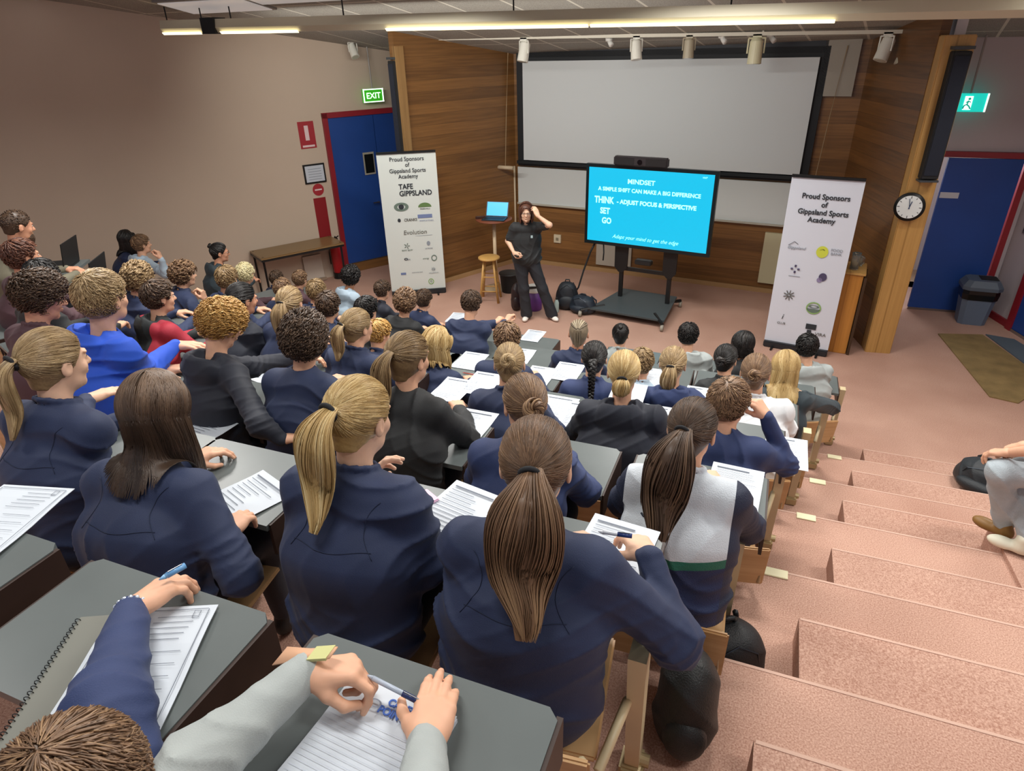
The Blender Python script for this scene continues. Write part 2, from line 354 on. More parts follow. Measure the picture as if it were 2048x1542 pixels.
    if glasses:
        m=MB()
        for sd in (-1,1): m.tube([hw((sd*.033+.022*math.cos(t),.1005,.002+.017*math.sin(t))) for t in np.linspace(0,2*math.pi,17)],.0016,5); m.tube([hw((sd*.055,.099,.006)),hw((sd*.079,.06,.006)),hw((sd*.085,-.01,.002))],.0018,5)
        m.tube([hw((-.011,.101,.006)),hw((.011,.101,.006))],.0016,5); m.build('glasses',mat('glasses_frame','1a1614',.3),root,True)
    # ---- top
    c=SDF(); ex=.0; Mx=np.stack([rb*.66,Nf,T]); ME=(Mx,1.5)
    waist=PV+T*.02
    c.rc(waist,M,.128*sc*puff,.122*sc*puff,k=.04,M=ME); c.rc(M,SC-T*.03,.122*sc*puff,.094*sc,k=.05,M=ME)
    c.rc(S[-1]+T*.0,S[1]+T*.0,.056*sc,k=.05); c.rc(SC+T*.01-rb*.04,NB+T*.012-Nf*.004,.066*sc,.058*sc,k=.045); c.rc(SC+rb*.05,SC-rb*.05,.07*sc,k=.04)
    for sd in (-1,1):
        fd=unit(W[sd]-E[sd])
        if sleeve=='short': c.rc(S[sd],cuff[sd],.058*sc*puff,.056*sc,k=.05); continue
        c.rc(S[sd],E[sd],.060*sc*puff,.052*sc*puff,k=.05); c.rc(E[sd],W[sd]-fd*.035,.052*sc*puff,.036*sc,k=.03); c.rc(W[sd]-fd*.045,W[sd]-fd*.004,.0335*sc,.0325*sc,k=.006)
    if hood:
        c.el(NB-Nf*.092-T*.040,A(.125,.058,.095)*sc,np.stack([rb,Nf,T]),k=.025)
        for sd in (-1,1): c.rc(NB-Nf*.04+rb*sd*.075*sc+T*.01,NB+Nf*.045+rb*sd*.05*sc-T*.03,.030,.022,k=.02)
        c.el(NB-Nf*.078+T*.040,A(.088,.045,.055)*sc,np.stack([rb,Nf,T]),k=.012,op='-')
    elif collar: 
        for i in range(12):
            t0,t1=[2*math.pi*(i+j)/12 for j in (0,1)]; q=lambda t:NB+T*(.034-.014*math.cos(t))+rb*.060*sc*math.sin(t)+Nf*.058*sc*math.cos(t)
            c.rc(q(t0),q(t1),.009,k=.008)
    c.rc(NB-T*.03,hw((0,-.02,-.04)),.0565*sc,.056*sc,k=.008,op='-')
    ph=random.random()*9; kk=PV
    def disp(x,amp=(.0085 if near else .007)):
        X,Y,Z=x[0]-kk[0],x[1]-kk[1],x[2]-kk[2]
        u_=X*rb[0]+Y*rb[1]; v_=X*fb[0]+Y*fb[1]
        g=np.sin(26*Z+14*u_+2.2*np.sin(11*u_+ph)+1.8*np.sin(9*Z+7*v_+ph)); g2=np.sin(41*(u_*.6-v_*.5)-19*Z+2*np.sin(13*Z+ph*2)+ph)
        m_=.5+.5*np.sin(7*u_+5*Z+3*v_+ph*3)
        o=-amp*(1-np.abs(g))**1.7*m_*1.5-amp*.55*(1-np.abs(g2))**2*(1-m_)
        for sd in (-1,1):
            dx=[x[i]-E[sd][i] for i in range(3)]; ax_=unit(W[sd]-S[sd]); d2=dx[0]**2+dx[1]**2+dx[2]**2; al=dx[0]*ax_[0]+dx[1]*ax_[1]+dx[2]*ax_[2]
            o=o-.0075*np.exp(-d2/.014)*(1-np.abs(np.sin(55*al+2.5*np.sin(30*dx[2]+ph)+ph)))**1.6
        hz=(X*T[0]+Y*T[1]+Z*T[2]); o=o-.009*np.exp(-((hz-.06)/.07)**2)*(1-np.abs(np.sin(30*hz+5*u_+2*np.sin(12*u_+ph))))**1.8
        return o
    c.disp=disp
    V,Q=c.mesh(.0065 if near else .0105)
    tm=cloth(topc) if jacket is None else jacket(PV,rb,Nf,T,NB)
    ob=link('jacket' if jacket or topc.startswith('navy') else ('hoodie' if hood else 'top'),np_mesh(V,Q),tm,root)
    top_ob=ob
    if near==2 and not jacket and not hood:   # raised yoke seam and armhole seams
        sub(ob); m=MB()
        def seam(pts): 
            X=np.array(pts)
            for _ in range(3): 
                f=c.at(X)+disp([X[:,0],X[:,1],X[:,2]]); e=.004; g=np.stack([(c.at(X+e*np.eye(3)[j])-c.at(X-e*np.eye(3)[j]))/(2*e) for j in range(3)],1); X=X-g*(f-.001)[:,None]
            m.tube(X,.0009,5)
        seam([SC-T*(.10+.012*math.cos(t*3))-Nf*.12+rb*t*.125*sc for t in np.linspace(-1,1,28)])
        for sd in (-1,1): seam([SC+rb*sd*(.128-.03*math.sin(math.pi*t))*sc+T*(.06-.17*t)-Nf*.12 for t in np.linspace(0,1,18)])
        m.build('seam',mat('seam_'+topc,'1c2742',.8),ob,True)
    # ---- legs
    if seated:
        q=SDF(); KN={}
        for sd in (-1,1):
            hp_=PV+rb*sd*.085-uz*.02; kn=hp_+fb*.40*sc+rb*sd*.03; kn[2]=fz+.50; an=A(kn[0],kn[1],fz+.10)+fb*.03
            q.rc(hp_,kn,.082,.062,k=.03); q.rc(kn,an,.062,.042,k=.03); KN[sd]=(kn,an)
        q.el(PV-uz*.01,A(.165,.12,.085),np.stack([rb,fb,uz]),k=.04)
        V,Q=q.mesh(.014); link('trousers',np_mesh(V,Q),cloth(pants),root)
        for sd in (-1,1): shoe(KN[sd][1],fb,fz,root,'1d1f22')
    # ---- hair
    hm=hairmat(*HC[hc]); hair(root,hm,hs,hw,Rh,sc,near,tie,L,c,fb,pr,HCp,hair2)
    if beard:
        k=SDF(); k.el(hw((0,.05,-.085)),A(.055,.05,.05)*sc,Rh,k=.01); k.rc(hw((0,.075,-.10)),hw((0,.085,-.15)),.028,.016,k=.03); V,Q=k.mesh(.006,cut=lambda x:-(((x[0]-HCp[0])*uh[0]+(x[1]-HCp[1])*uh[1]+(x[2]-HCp[2])*uh[2])*-1-.045))
        rn=np.random.default_rng(3).random(len(V)); link('beard',np_mesh(V,Q,rn),hm,root)
    return root,dict(c=c,disp=disp,top=top_ob,PV=PV,NB=NB,rb=rb,fb=fb,W=W,S=S,E=E,hw=hw,T=T,Nf=Nf)
def shoe(an,fb,fz,root,col,sc=1.):
    s=SDF(); p=A(an[0],an[1],fz); r=A(fb[1],-fb[0],0)
    s.el(p+fb*.085+A(0,0,.035),A(.042,.075,.034)*sc,np.stack([r,fb,A(0,0,1)]),k=.03); s.el(p+fb*-.01+A(0,0,.045),A(.036,.05,.045)*sc,np.stack([r,fb,A(0,0,1)]),k=.03); s.rc(p+A(0,0,.05),p+A(0,0,.10),.038,k=.02)
    V,Q=s.mesh(.009,lo=A(-99,-99,fz+.004)); return link('shoe',np_mesh(V,Q),mat('shoe_'+col,col,.5),root)
def slerp(a,b,u):
    d=np.clip((a*b).sum(-1,keepdims=True),-.9995,.9995); w=np.arccos(d); return (np.sin((1-u)*w)*a+np.sin(u*w)*b)/np.sin(w)
def hair(root,hm,hs,hw,Rh,sc,near,tie,L,cl,fb,pr,HCp,hair2):
    rg=np.random.default_rng(int(abs(HCp[0]*1000))+5)
    dens={2:2.3,1:1.0,0:.22}[near]; rad={2:.00115,1:.0017,0:.0040}[near]
    thick={'pony':.010,'bun':.010,'braid':.010,'half':.012,'long':.014,'short':.016,'curly':.022,'buzz':.006,'corn':.007}[hs]
    local=lambda x:[sum(Rh[i][j]*(x[j]-HCp[j]) for j in range(3))/sc for i in range(3)]
    zb={'pony':-.085,'bun':-.085,'braid':-.085,'corn':-.085,'half':-.09,'long':-.07,'short':-.072,'curly':-.072,'buzz':-.070}[hs]
    def cutf(y,z): return np.maximum((y-.022)*.83-(z+.018)*.56,zb-z)
    # scalp cap
    s=SDF(); s.el(hw(HCN),(HR+thick)*sc,Rh,k=.02); (s.rc(hw((0,-.035,-.03)),hw((0,-.045,zb+.02)),.055*sc,.046*sc,k=.03) if hs!='long' else None)
    def cut(x):
        l=local(x); ear=.024-np.sqrt((np.abs(l[0])-.085)**2+((l[1]-.002)*1.0)**2+((l[2]+.012)*.75)**2)
        r=cutf(l[1],l[2])*sc
        return np.maximum(r,ear*sc) if hs not in('long',) else r
    amp={'curly':.007,'short':.0035}.get(hs,.0008)
    def dsp(x):
        l=local(x); return amp*np.sin(75*l[0]+4*np.sin(50*l[2]+40*l[1]))*np.sin(70*l[1]+3*np.sin(60*l[2]))-.4*amp*np.sin(130*l[2]+60*l[0])
    s.disp=dsp
    V,Q=s.mesh({2:.0045,1:.006,0:.0085}[near],cut=cut)
    rnd=np.clip(.28+.2*rg.random(len(V)),0,1)
    VV=[V];QQ=[Q];RR=[rnd];n0=[len(V)]
    def addS(P,r,rn,sides=3):
        v,q,rr=strands(P,r,rn,sides); VV.append(v);QQ.append(q+n0[0]);RR.append(rr);n0[0]+=len(v)
    def dirs(n,back=None):
        out=[]
        while len(out)<n:
            d=rg.normal(size=(n*2,3)); d/=np.linalg.norm(d,axis=1,keepdims=True); p=HCN+d*(HR+thick)
            ok=(cutf(p[:,1],p[:,2])<-.001)&(p[:,2]>zb+.004)
            if hs not in('long','half'): ok&=~((np.abs(p[:,0])>.06)&(np.sqrt((p[:,1]-.002)**2+((p[:,2]+.012)*.75)**2)<.024))
            out+=list(d[ok])
        return np.array(out[:n])
    tow=lambda P:HCp+(P*sc)@Rh
    E=lambda d,t:HCN+d*(HR+thick+t)
    m=12 if near else 7; u=np.linspace(0,1,m)[None,:,None]
    tie=unit(tie)
    prof=lambda n,m_,r,a=.5:r*(np.concatenate([np.linspace(a,1,2),np.ones(m_-4),np.array([.8,.35])])[None,:]*np.ones((n,1)))
    if hs in('pony','bun','braid','half','corn'):
        n=int({'corn':34}.get(hs,1500*dens)) if hs=='corn' or near or True else 0
        d0=dirs(n)
        if hs=='half': 
            d0=d0[(E(d0,0)[:,2]>.02)]; n=len(d0)
        if hs=='corn':
            xs=np.linspace(-.9,.9,9); d0=np.array([unit((x,.75*math.sqrt(1-x*x*.8),.55)) for x in xs]); n=len(d0)
        # comb lines: bias ends toward the hairline so the strands run the full way
        D=slerp(d0[:,None,:],tie[None,None,:],u*(.97 if hs!='corn' else .9)); D/=np.linalg.norm(D,axis=2,keepdims=True)
        off=(rg.random((n,1,1))*.003*(3 if hs=='half' else 1)+.001*np.sin(u*9+rg.random((n,1,1))*6))
        if hs=='corn': off=off*0+.003
        P=E(D,off)
        clump=.5+.5*np.sin(np.arctan2(d0[:,0],d0[:,2])*9+3*d0[:,1]); rn=np.clip(.08+.85*(.4*clump+.6*rg.random(n)),0,1)
        r=prof(n,m,rad if hs!='corn' else .0075); addS(tow(P),r*sc,rn,3 if hs!='corn' else 6)
        Tp=hw(E(tie,.004)); Td=unit((tie*A(1,1,.4))@Rh)
        if hs=='corn': Td=-A(0,0,1)*.8-fb*.2
    def fall(P0,v0,Lg,mm,rr=.02,g=3.2):
        P=[P0]; d=v0
        for i in range(mm-1):
            w=min(1,(i+1)/mm*g); dd=unit(v0*(1-w)+A(0,0,-1)*w); P.append(P[-1]+dd*Lg/(mm-1))
            X=cl.push(P[-1][None],rr,2)[0]; P[-1]=X
        P=np.array(P)
        for _ in range(3): P[1:-1]=.25*P[:-2]+.5*P[1:-1]+.25*P[2:]
        return P
    if hs in('pony','half'):
        mm=18 if near else 10; C=fall(Tp,Td,L,mm,.012+pr*.6); n=int((520 if hs=='pony' else 380)*max(dens,.3)); 
        uu=np.linspace(0,1,mm); w=pr*(.42+.85*np.sin(np.pi*np.minimum(1,uu*.8+.10))**.8)*(1-.62*uu**3.5)
        sm=np.clip(uu/.24,0,1); sm=sm*sm*(3-2*sm); w=.017+(w-.017)*sm
        T_=np.gradient(C,axis=0); T_/=np.linalg.norm(T_,axis=1,keepdims=True); side=np.cross(T_,A(0,0,1)+.001); 
        side=np.where(np.linalg.norm(side,axis=1,keepdims=True)<.12,(A(1,0,0)@Rh)[None],side); side/=np.linalg.norm(side,axis=1,keepdims=True)
        # keep a steady side axis
        sx=A(1,0,0)@Rh; side=sx[None]-T_*(T_@sx)[:,None]; side/=np.linalg.norm(side,axis=1,keepdims=True); bk=np.cross(T_,side)
        ph=rg.random(n)*2*np.pi; rho=np.sqrt(rg.random(n))*.95+.05; lump=1+.16*np.sin(ph*3)
        wave=(.006*np.sin(uu[None]*6+ph[:,None]*1.0)+.0035*np.sin(uu[None]*13+ph[:,None]*3))*(L/.35)+.010*(L/.35)*np.sin(uu[None]*8+.5)*uu[None]
        ax_=(np.cos(ph)*rho*lump)[:,None]*w[None]*1.15+wave; bx=(np.sin(ph)*rho)[:,None]*w[None]*.85+wave*.5
        Lf=1-.5*rg.random(n)**1.5*(.45+.55*rho)
        P=C[None]+side[None]*ax_[:,:,None]+bk[None]*bx[:,:,None]
        P=Tp+(P-Tp)*1.0
        for i in range(n):
            ui=uu*Lf[i]; 
            for j in range(3): P[i,:,j]=np.interp(ui,uu,P[i,:,j])
        sh=P.shape; P=cl.push(P.reshape(-1,3),.011,1).reshape(sh)
        for _ in range(4): P[:,1:-1]=.25*P[:,:-2]+.5*P[:,1:-1]+.25*P[:,2:]
        addS(C[None],(w*.80)[None]*.9,np.array([.42]),10)
        cl_=.5+.5*np.sin(ph*5+rho*4); rn=np.clip(.15+.75*(.65*cl_+.35*rg.random(n)),0,1)
        rn2=np.repeat(rn,mm*3); addS(P,prof(n,mm,rad*1.5,.8),rn)
        if hs=='pony':
            mt=MB(); ctr=C[0]+T_[0]*.012; ring=[ctr+(side[0]*math.cos(t)+bk[0]*math.sin(t))*(w[0]+.006) for t in np.linspace(0,2*math.pi,17)]
            mt.tube(ring,.0065,8); mt.build('hair_tie',mat('hair_tie','15161a',.8),root,True)
    if hs in('braid','corn'):
        mm=46 if near or True else 20; C=fall(Tp,Td,L,mm,.018); T_=np.gradient(C,axis=0); T_/=np.linalg.norm(T_,axis=1,keepdims=True)
        sx=A(1,0,0)@Rh; side=sx[None]-T_*(T_@sx)[:,None]; side/=np.linalg.norm(side,axis=1,keepdims=True); bk=np.cross(T_,side); s_=np.linspace(0,L,mm); w=pr*(1-.45*s_/L)
        nb=3 if hs=='braid' else 8
        for k in range(nb):
            if hs=='braid': ph=2*math.pi*s_/.075+2*math.pi*k/3; P=C+side*(np.sin(ph)*w*.62)[:,None]+bk*(np.sin(2*ph)*w*.35)[:,None]; r=w*.55
            else: a=k*2*math.pi/8; P=C+side*(math.cos(a)*w*.9)[:,None]+bk*(math.sin(a)*w*.6)[:,None]; r=w*0+.006
            addS(P[None],np.minimum(r,r)[None],np.array([.3+.25*k/nb]),8)
    if hs=='bun':
        n=int(90*max(dens,.5)); Rb=pr; mm=26; t=np.linspace(0,1,mm)
        z_=unit((tie)@Rh); x_=unit(np.cross(z_,A(0,0,1))); y_=np.cross(z_,x_)
        a0=rg.random(n)*2*np.pi; rt=Rb*.52; ph=rg.random(n)*2*np.pi; q=rg.random(n)
        an=a0[:,None]+t[None]*3.6; tw=ph[:,None]+t[None]*5
        rr=Rb*.62+rt*np.cos(tw)*(.6+.4*q[:,None]); hh=Rb*.35+rt*np.sin(tw)*(.6+.4*q[:,None])
        P=Tp[None,None]+x_*(rr*np.cos(an))[:,:,None]+y_*(rr*np.sin(an))[:,:,None]+z_*hh[:,:,None]
        addS(P,prof(n,mm,max(rad*2.2,.0034)),np.clip(.2+.7*rg.random(n),0,1),4)
    if hs=='long':
        n=int(2600*dens)+80; d0=dirs(n); ang=np.arctan2(d0[:,0],d0[:,1]); topk=d0[:,2]>.55
        a2=np.where(topk,np.sign(d0[:,0])*(math.pi/2+rg.random(n)*1.55),ang); a2=np.where(np.abs(a2)<.95,np.sign(a2)*1.0,a2)
        d0=np.where(topk[:,None],unit(A(0,-.05,1))[None]*.75+d0*.5,d0); d0/=np.linalg.norm(d0,axis=1,keepdims=True)
        de=np.stack([np.sin(a2)*.93,np.cos(a2)*.93,-.36*np.ones(n)],1); de/=np.linalg.norm(de,axis=1,keepdims=True)
        D=slerp(d0[:,None,:],de[:,None,:],u); P=tow(E(D,.004+rg.random((n,1,1))*.010)); 
        mm=16; Lf=L*(1-.35*rg.random(n)**2); X=P[:,-1].copy(); out=[]; ph=rg.random(n)*1.5+a2*2; sx=A(1,.3,0)/1.05
        for j in range(mm):
            t_=(j+1)/mm; inw=(HCp-X)*A(1,1,0); dn=A(0,0,-1)+inw*(.9*t_)[...,None] if False else A(0,0,-1)[None]+inw*(.8*t_)-fb[None]*(.02*t_)
            dn/=np.linalg.norm(dn,axis=1,keepdims=True); X=X+dn*(Lf/mm)[:,None]+sx[None]*(np.cos(t_*7+ph)*.0022)[:,None]
            X=cl.push(X,.017,3); out.append(X.copy())
        P=np.concatenate([P,np.stack(out,1)],1)
        for _ in range(2): P[:,m:-1]=.25*P[:,m-1:-2]+.5*P[:,m:-1]+.25*P[:,m+1:]
        cl_=.5+.5*np.sin(a2*9); rn=np.clip(.12+.7*(.5*cl_+.5*rg.random(n)),0,1); addS(P,prof(n,P.shape[1],rad*1.5),rn)
    if hs in('short','curly','buzz'):
        n=int({'short':2600,'curly':1700,'buzz':1500}[hs]*dens)+60; d0=dirs(n); cr=unit(A(0,-.45,.9)); tg=d0-cr[None]*(d0@cr)[:,None]; tg/=np.maximum(np.linalg.norm(tg,axis=1,keepdims=True),1e-6)
        tg=tg+rg.normal(size=tg.shape)*(.25 if hs!='curly' else .6)+A(0,.25,0)
        lam={'short':.5,'curly':.75,'buzz':.12}[hs]; m2=12 if hs=='curly' else 7; uu=np.linspace(0,1,m2)[None,:,None]
        D=d0[:,None]+tg[:,None]*uu*lam*(.7+.6*rg.random((n,1,1))); D/=np.linalg.norm(D,axis=2,keepdims=True)
        lift={'short':(.004,.010),'curly':(.004,.016),'buzz':(.001,.004)}[hs]
        P=E(D,lift[0]+uu**1.3*lift[1]*rg.random((n,1,1)))
        if hs=='curly':
            ph=rg.random((n,1))*6.3; q=uu[:,:,0]*11+ph; P=P+np.stack([np.cos(q),np.sin(q)*.7,np.sin(q+1)],2)*.008
        l=P; P=tow(P); cl2=.5+.5*np.sin(d0[:,0]*40+5*np.sin(d0[:,1]*17)); rn=np.clip(.1+.8*(.4*cl2+.6*rg.random(n)),0,1)
        addS(P,prof(n,m2,rad*(1.7 if hs=='curly' else 1.35),.9),rn)
    V=np.concatenate(VV);Q=np.concatenate(QQ);rn=np.concatenate(RR)
    if hair2=='tips': rn=np.clip(rn*.8+np.clip((HCp[2]-.06-V[:,2])*1.1,-.05,.5),0,1)
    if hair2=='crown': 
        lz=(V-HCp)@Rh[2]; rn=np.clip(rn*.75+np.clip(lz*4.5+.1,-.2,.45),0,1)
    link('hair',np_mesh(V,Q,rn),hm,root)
# ================================================================ ROOM
def P2(s,off=0,O=(-3.68,10.78),D=(.9948,-.1015)): return (O[0]+D[0]*s+D[1]*off,O[1]+D[1]*s-D[0]*off)  # point along the screen wall, off = distance towards the seats
carpet=mat('carpet','b98a76',.95,bump=.2,bscale=320,spec=.1)
nt,N,L_,b_=nodes(carpet); g=N.new('ShaderNodeNewGeometry')
n1=N.new('ShaderNodeTexNoise'); n1.inputs['Scale'].default_value=170; n1.inputs['Detail'].default_value=2; n2=N.new('ShaderNodeTexNoise'); n2.inputs['Scale'].default_value=1.3; n2.inputs['Detail'].default_value=5
L_.new(g.outputs['Position'],n1.inputs['Vector']); L_.new(g.outputs['Position'],n2.inputs['Vector'])
r1=N.new('ShaderNodeValToRGB'); r1.color_ramp.elements[0].position=.32; r1.color_ramp.elements[1].position=.68; r1.color_ramp.elements[0].color=srgb('9a7060'); r1.color_ramp.elements[1].color=srgb('cdaa98')
f_=mathn(nt,'ADD',mathn(nt,'MULTIPLY',n1.outputs['Fac'],.75),mathn(nt,'MULTIPLY',n2.outputs['Fac'],.25)); L_.new(f_,r1.inputs[0]); L_.new(r1.outputs[0],b_.inputs['Base Color'])
wallm=mat('painted_wall','cbb9a6',.75,bump=.05,bscale=60,var=.02,vscale=1.5)
wallg=mat('painted_wall_grey','c2b9bb',.75,bump=.05,bscale=60)
woodw=wood('walnut_panelling','6a4a2b','94693c',.155,dark=.85)
woodd=wood('walnut_panelling_dark','5a3d23','84592f',.155,dark=.85)
woodl=wood('pine_post','a87f45','c79c5c',.5,vert=True,dark=.95)
woodp=wood('plywood_pale','b98f5f','d2ab7c',.9,rough=.4,dark=.98)
redf=mat('red_frame','8e1f2a',.45); blue=mat('blue_door','1a4590',.5,var=.06,vscale=3)
white=mat('white_paint','e4e3de',.5); blackm=mat('black_satin','101214',.4); blackp=mat('black_matt','17191b',.7); steel=mat('steel','a9abad',.3,1); dgrey=mat('dark_grey','3b4044',.5); beige=mat('beige_metal','d9c7a0',.42)
paper=mat('paper','e3e8ee',.7); ink=mat('ink','2b3038',.7); inkf=mat('faint_ink','8c949e',.8)
AY=[5.36,4.48,3.61,2.70,1.81,.95,.06,-.83]     # platform front edges
# floor: flat front + tiers + half steps, one carpeted mesh
m=MB(); m.prism([(-11,-2.5),(7,-2.5),(7,11.6),(-11,11.6)],-.15,0)
c20,s20=math.cos(math.radians(20)),math.sin(math.radians(20))
for i,y in enumerate(AY):
    m.prism([(-11,-2.5),(7,-2.5),(7,y),(-3.6,y),(-11,y+(11-3.6)*s20/c20)],.3*i-.02,.3*(i+1))
struct(m.build('floor',carpet)); m=MB()
XN=[1.14,.93,.76,.60,.38,.2,.0,-.2]
for i,y in enumerate(AY):
    x=XN[i]; x2=[4,4,1.75,1.72,1.7,1.7,1.7,1.7][i]; z0=.3*i-.01; m.prism([(x,y-.02),(x2,y-.02),(x2,y+.455),(x,y+.455)],z0,.3*i+.15)
m.prism([(1.52,3.85),(4,4.9),(4,-2.5),(1.9,-2.5)],.5,.93); m.prism([(1.75,2.9),(4,3.7),(4,-2.5),(1.9,-2.5)],.9,1.23); m.prism([(1.95,2.0),(4,2.7),(4,-2.5),(2.1,-2.5)],1.2,1.53)
struct(m.build('floor_half_steps',carpet))
nosing=mat('nosing','c8a695',.9,bump=.2,bscale=300); tn_=0
for i,y in enumerate(AY):
    m=MB(); x2=[4,4,1.75,1.72,1.7,1.7,1.7,1.7][i]; m.box(((XN[i]-2.2+7)/2,y-.006,.3*(i+1)-.008),(7-XN[i]+2.2,.022,.020),bev=.005) if i<2 else m.box(((XN[i]-2.2+2.2)/2,y-.006,.3*(i+1)-.008),(2.2-XN[i]+2.2,.022,.020),bev=.005)
    struct(m.build('trim_step',nosing))
    m=MB(); m.box(((XN[i]+x2)/2,y+.447,.3*i+.142),(x2-XN[i],.022,.020),bev=.005); struct(m.build('trim_step',nosing))
# ceiling
cm=mat('ceiling_tile','6f6c66',.85); nt,N,L_,b_=nodes(cm); g=N.new('ShaderNodeNewGeometry'); sp=N.new('ShaderNodeSeparateXYZ'); L_.new(g.outputs['Position'],sp.inputs[0])
u_=mathn(nt,'SUBTRACT',sp.outputs['X'],mathn(nt,'MULTIPLY',sp.outputs['Y'],.158)); u_=mathn(nt,'FRACT',mathn(nt,'DIVIDE',mathn(nt,'ADD',u_,.10),.69)); v_=mathn(nt,'FRACT',mathn(nt,'DIVIDE',mathn(nt,'ADD',sp.outputs['Y'],.9),1.36))
lines=mathn(nt,'MAXIMUM',mathn(nt,'LESS_THAN',u_,.045),mathn(nt,'LESS_THAN',v_,.022))
nz=N.new('ShaderNodeTexNoise'); nz.inputs['Scale'].default_value=90; L_.new(g.outputs['Position'],nz.inputs['Vector'])
r1=N.new('ShaderNodeValToRGB'); r1.color_ramp.elements[0].position=.35; r1.color_ramp.elements[0].color=srgb('8b8880'); r1.color_ramp.elements[1].position=.65; r1.color_ramp.elements[1].color=srgb('a9a69d'); L_.new(nz.outputs['Fac'],r1.inputs[0])
L_.new(mixc(nt,lines,r1.outputs[0],srgb('d6d3c6')),b_.inputs['Base Color'])
m=MB(); v=[m.bm.verts.new((x,y,CZ(y)+t)) for t in (0,.06) for x,y in ((-13,-2.5),(8,-2.5),(8,11.8),(-13,11.8))]
for f in ((0,1,2,3),(7,6,5,4),(0,4,5,1),(1,5,6,2),(2,6,7,3),(3,7,4,0)): m.bm.faces.new([v[i] for i in f])
struct(m.build('ceiling',cm))
def wall(name,a,b,m_,z0=0,z1=None,t=.12,z0b=None):   # vertical wall a->b, thickness to the left of a->b, top follows the ceiling
    a=Vector(a);b=Vector(b); d=(b-a).normalized(); n=Vector((-d.y,d.x))*t; k=MB()
    q=[]
    for p in (a,b,b+n,a+n):
        q.append((p.x,p.y,z0)); 
    top=[(x,y,(CZ(y)+.03 if z1 is None else z1)) for x,y,_ in q]
    V=[k.bm.verts.new(p) for p in q+top]
    for f in ((0,1,2,3),(4,5,6,7),(0,1,5,4),(1,2,6,5),(2,3,7,6),(3,0,4,7)): k.bm.faces.new([V[i] for i in f])
    return k,m_,name
def wbuild(w_): return struct(w_[0].build(w_[2],w_[1]))
LO=Vector((-7.66,7.88)); LD=Vector((.5197,.8544)); LN=Vector((LD.y,-LD.x))     # left wall; LN points into the room
def LW(s,off=0,z=0): p=LO+LD*s+LN*off; return Vector((p.x,p.y,z))
wbuild(wall('wall_left',LW(-11).xy,LW(3.35).xy,wallm))
wbuild(wall('wall_left_return',LW(3.35).xy,(-4.9,11.2),wallm))
wbuild(wall('wall_front_left_wing',(-5.2,8.83),(-4.19,10.84),woodw))
a=P2(-.66);b=P2(4.62); wbuild(wall('wall_front',a,b,woodw))
wbuild(wall('wall_front_right_wing',(.90,10.32),(1.36,8.66),woodd,t=.1))
wbuild(wall('wall_front_right_return',(1.6,8.7),(1.82,10.45),wallg,t=.1))
k=wall('wall_right_rear',(1.80,10.35),(3.12,10.42),wallg,z0=2.16)
k[0].box((3.05,10.47,1.1),(.14,.12,2.2)); wbuild(k)
RO=Vector((3.08,10.38));RD=Vector((.31,-.951))
def RW(s,off=0,z=0): p=RO+RD*s+Vector((-.951,-.31))*off; return Vector((p.x,p.y,z))
wbuild(wall('wall_right',RW(0).xy,RW(13).xy,wallg))
# skirtings
sk=mat('skirting_pale','b08d62',.5)
m=MB(); a=P2(-.42,.02);b=P2(4.6,.02); m.slab((a[0],a[1],0),(b[0]-a[0],b[1]-a[1],0),(0,0,1),(Vector(b)-Vector(a)).length,.07,.02); struct(m.build('baseboard_front',sk))
m=MB(); m.slab((-5.17,8.80,0),(1.01,2.01,0),(0,0,1),2.2,.07,.02); struct(m.build('baseboard_left_wing',sk))
m=MB(); m.slab(RW(0,.0),RD.to_3d(),(0,0,1),.52,.09,.03); struct(m.build('baseboard_right',redf))
m=MB(); m.slab(LW(1.45,.0),LD.to_3d(),(0,0,1),1.9,.15,.03); struct(m.build('trim_1',woodw))
# timber post and pine column on the right
m=MB(); m.box((1.52,8.60,1.74),(.29,.22,3.55),rz=.13,bev=.01); struct(m.build('trim_2',woodl))
m=MB(); m.box((-5.16,8.86,1.75),(.12,.10,3.6),rz=1.1); struct(m.build('trim_3',wood('post_brown','7d5e3a','9c7a4e',.4,vert=True)))
# white ceiling-high service panel right of the screen
a=P2(4.07,.06); m=MB(); m.slab((a[0],a[1],2.82),(.9948,-.1015,0),(0,0,1),.42,.72,-.05); o=m.build('trim_4',mat('service_panel','a39c90',.6)); struct(o)
# doors
D1=struct_door=thing('door_1','x','door',tuple(LW(1.55)))
for k_ in ('label','category'): del D1[k_]
D1['kind']='structure'
m=MB(); Z0,Z1=.17,2.63
m.slab(LW(1.54,0,Z0),LD.to_3d(),(0,0,1),.08,Z1-Z0,.05); m.slab(LW(3.22,0,Z0),LD.to_3d(),(0,0,1),.08,Z1-Z0,.05); m.slab(LW(1.54,0,Z1-.07),LD.to_3d(),(0,0,1),1.76,.08,.05)
m.build('door_frame',redf,D1)
for i in (0,1):
    m=MB(); m.slab(LW(1.625+.80*i,0,Z0),LD.to_3d(),(0,0,1),.79,Z1-Z0-.07,.03); lf=sub(m.build('door_leaf',blue,D1))
    if i==0:
        m=MB(); m.slab(LW(2.15,.03,1.62),LD.to_3d(),(0,0,1),.20,.36,.012); vp=sub(m.build('vision_panel',mat('panel_frame','a9a595',.4),lf))
        m=MB(); m.cyl(LW(2.33,.03,1.15),LW(2.33,.09,1.15),.012); m.cyl(LW(2.33,.085,1.15),LW(2.22,.085,1.15),.011); m.build('door_handle',steel,lf)
        m=MB(); m.slab(LW(2.17,.045,1.65),LD.to_3d(),(0,0,1),.16,.30,.006); m.build('vision_glass',mat('dark_glass','12181a',.1),vp if False else lf)
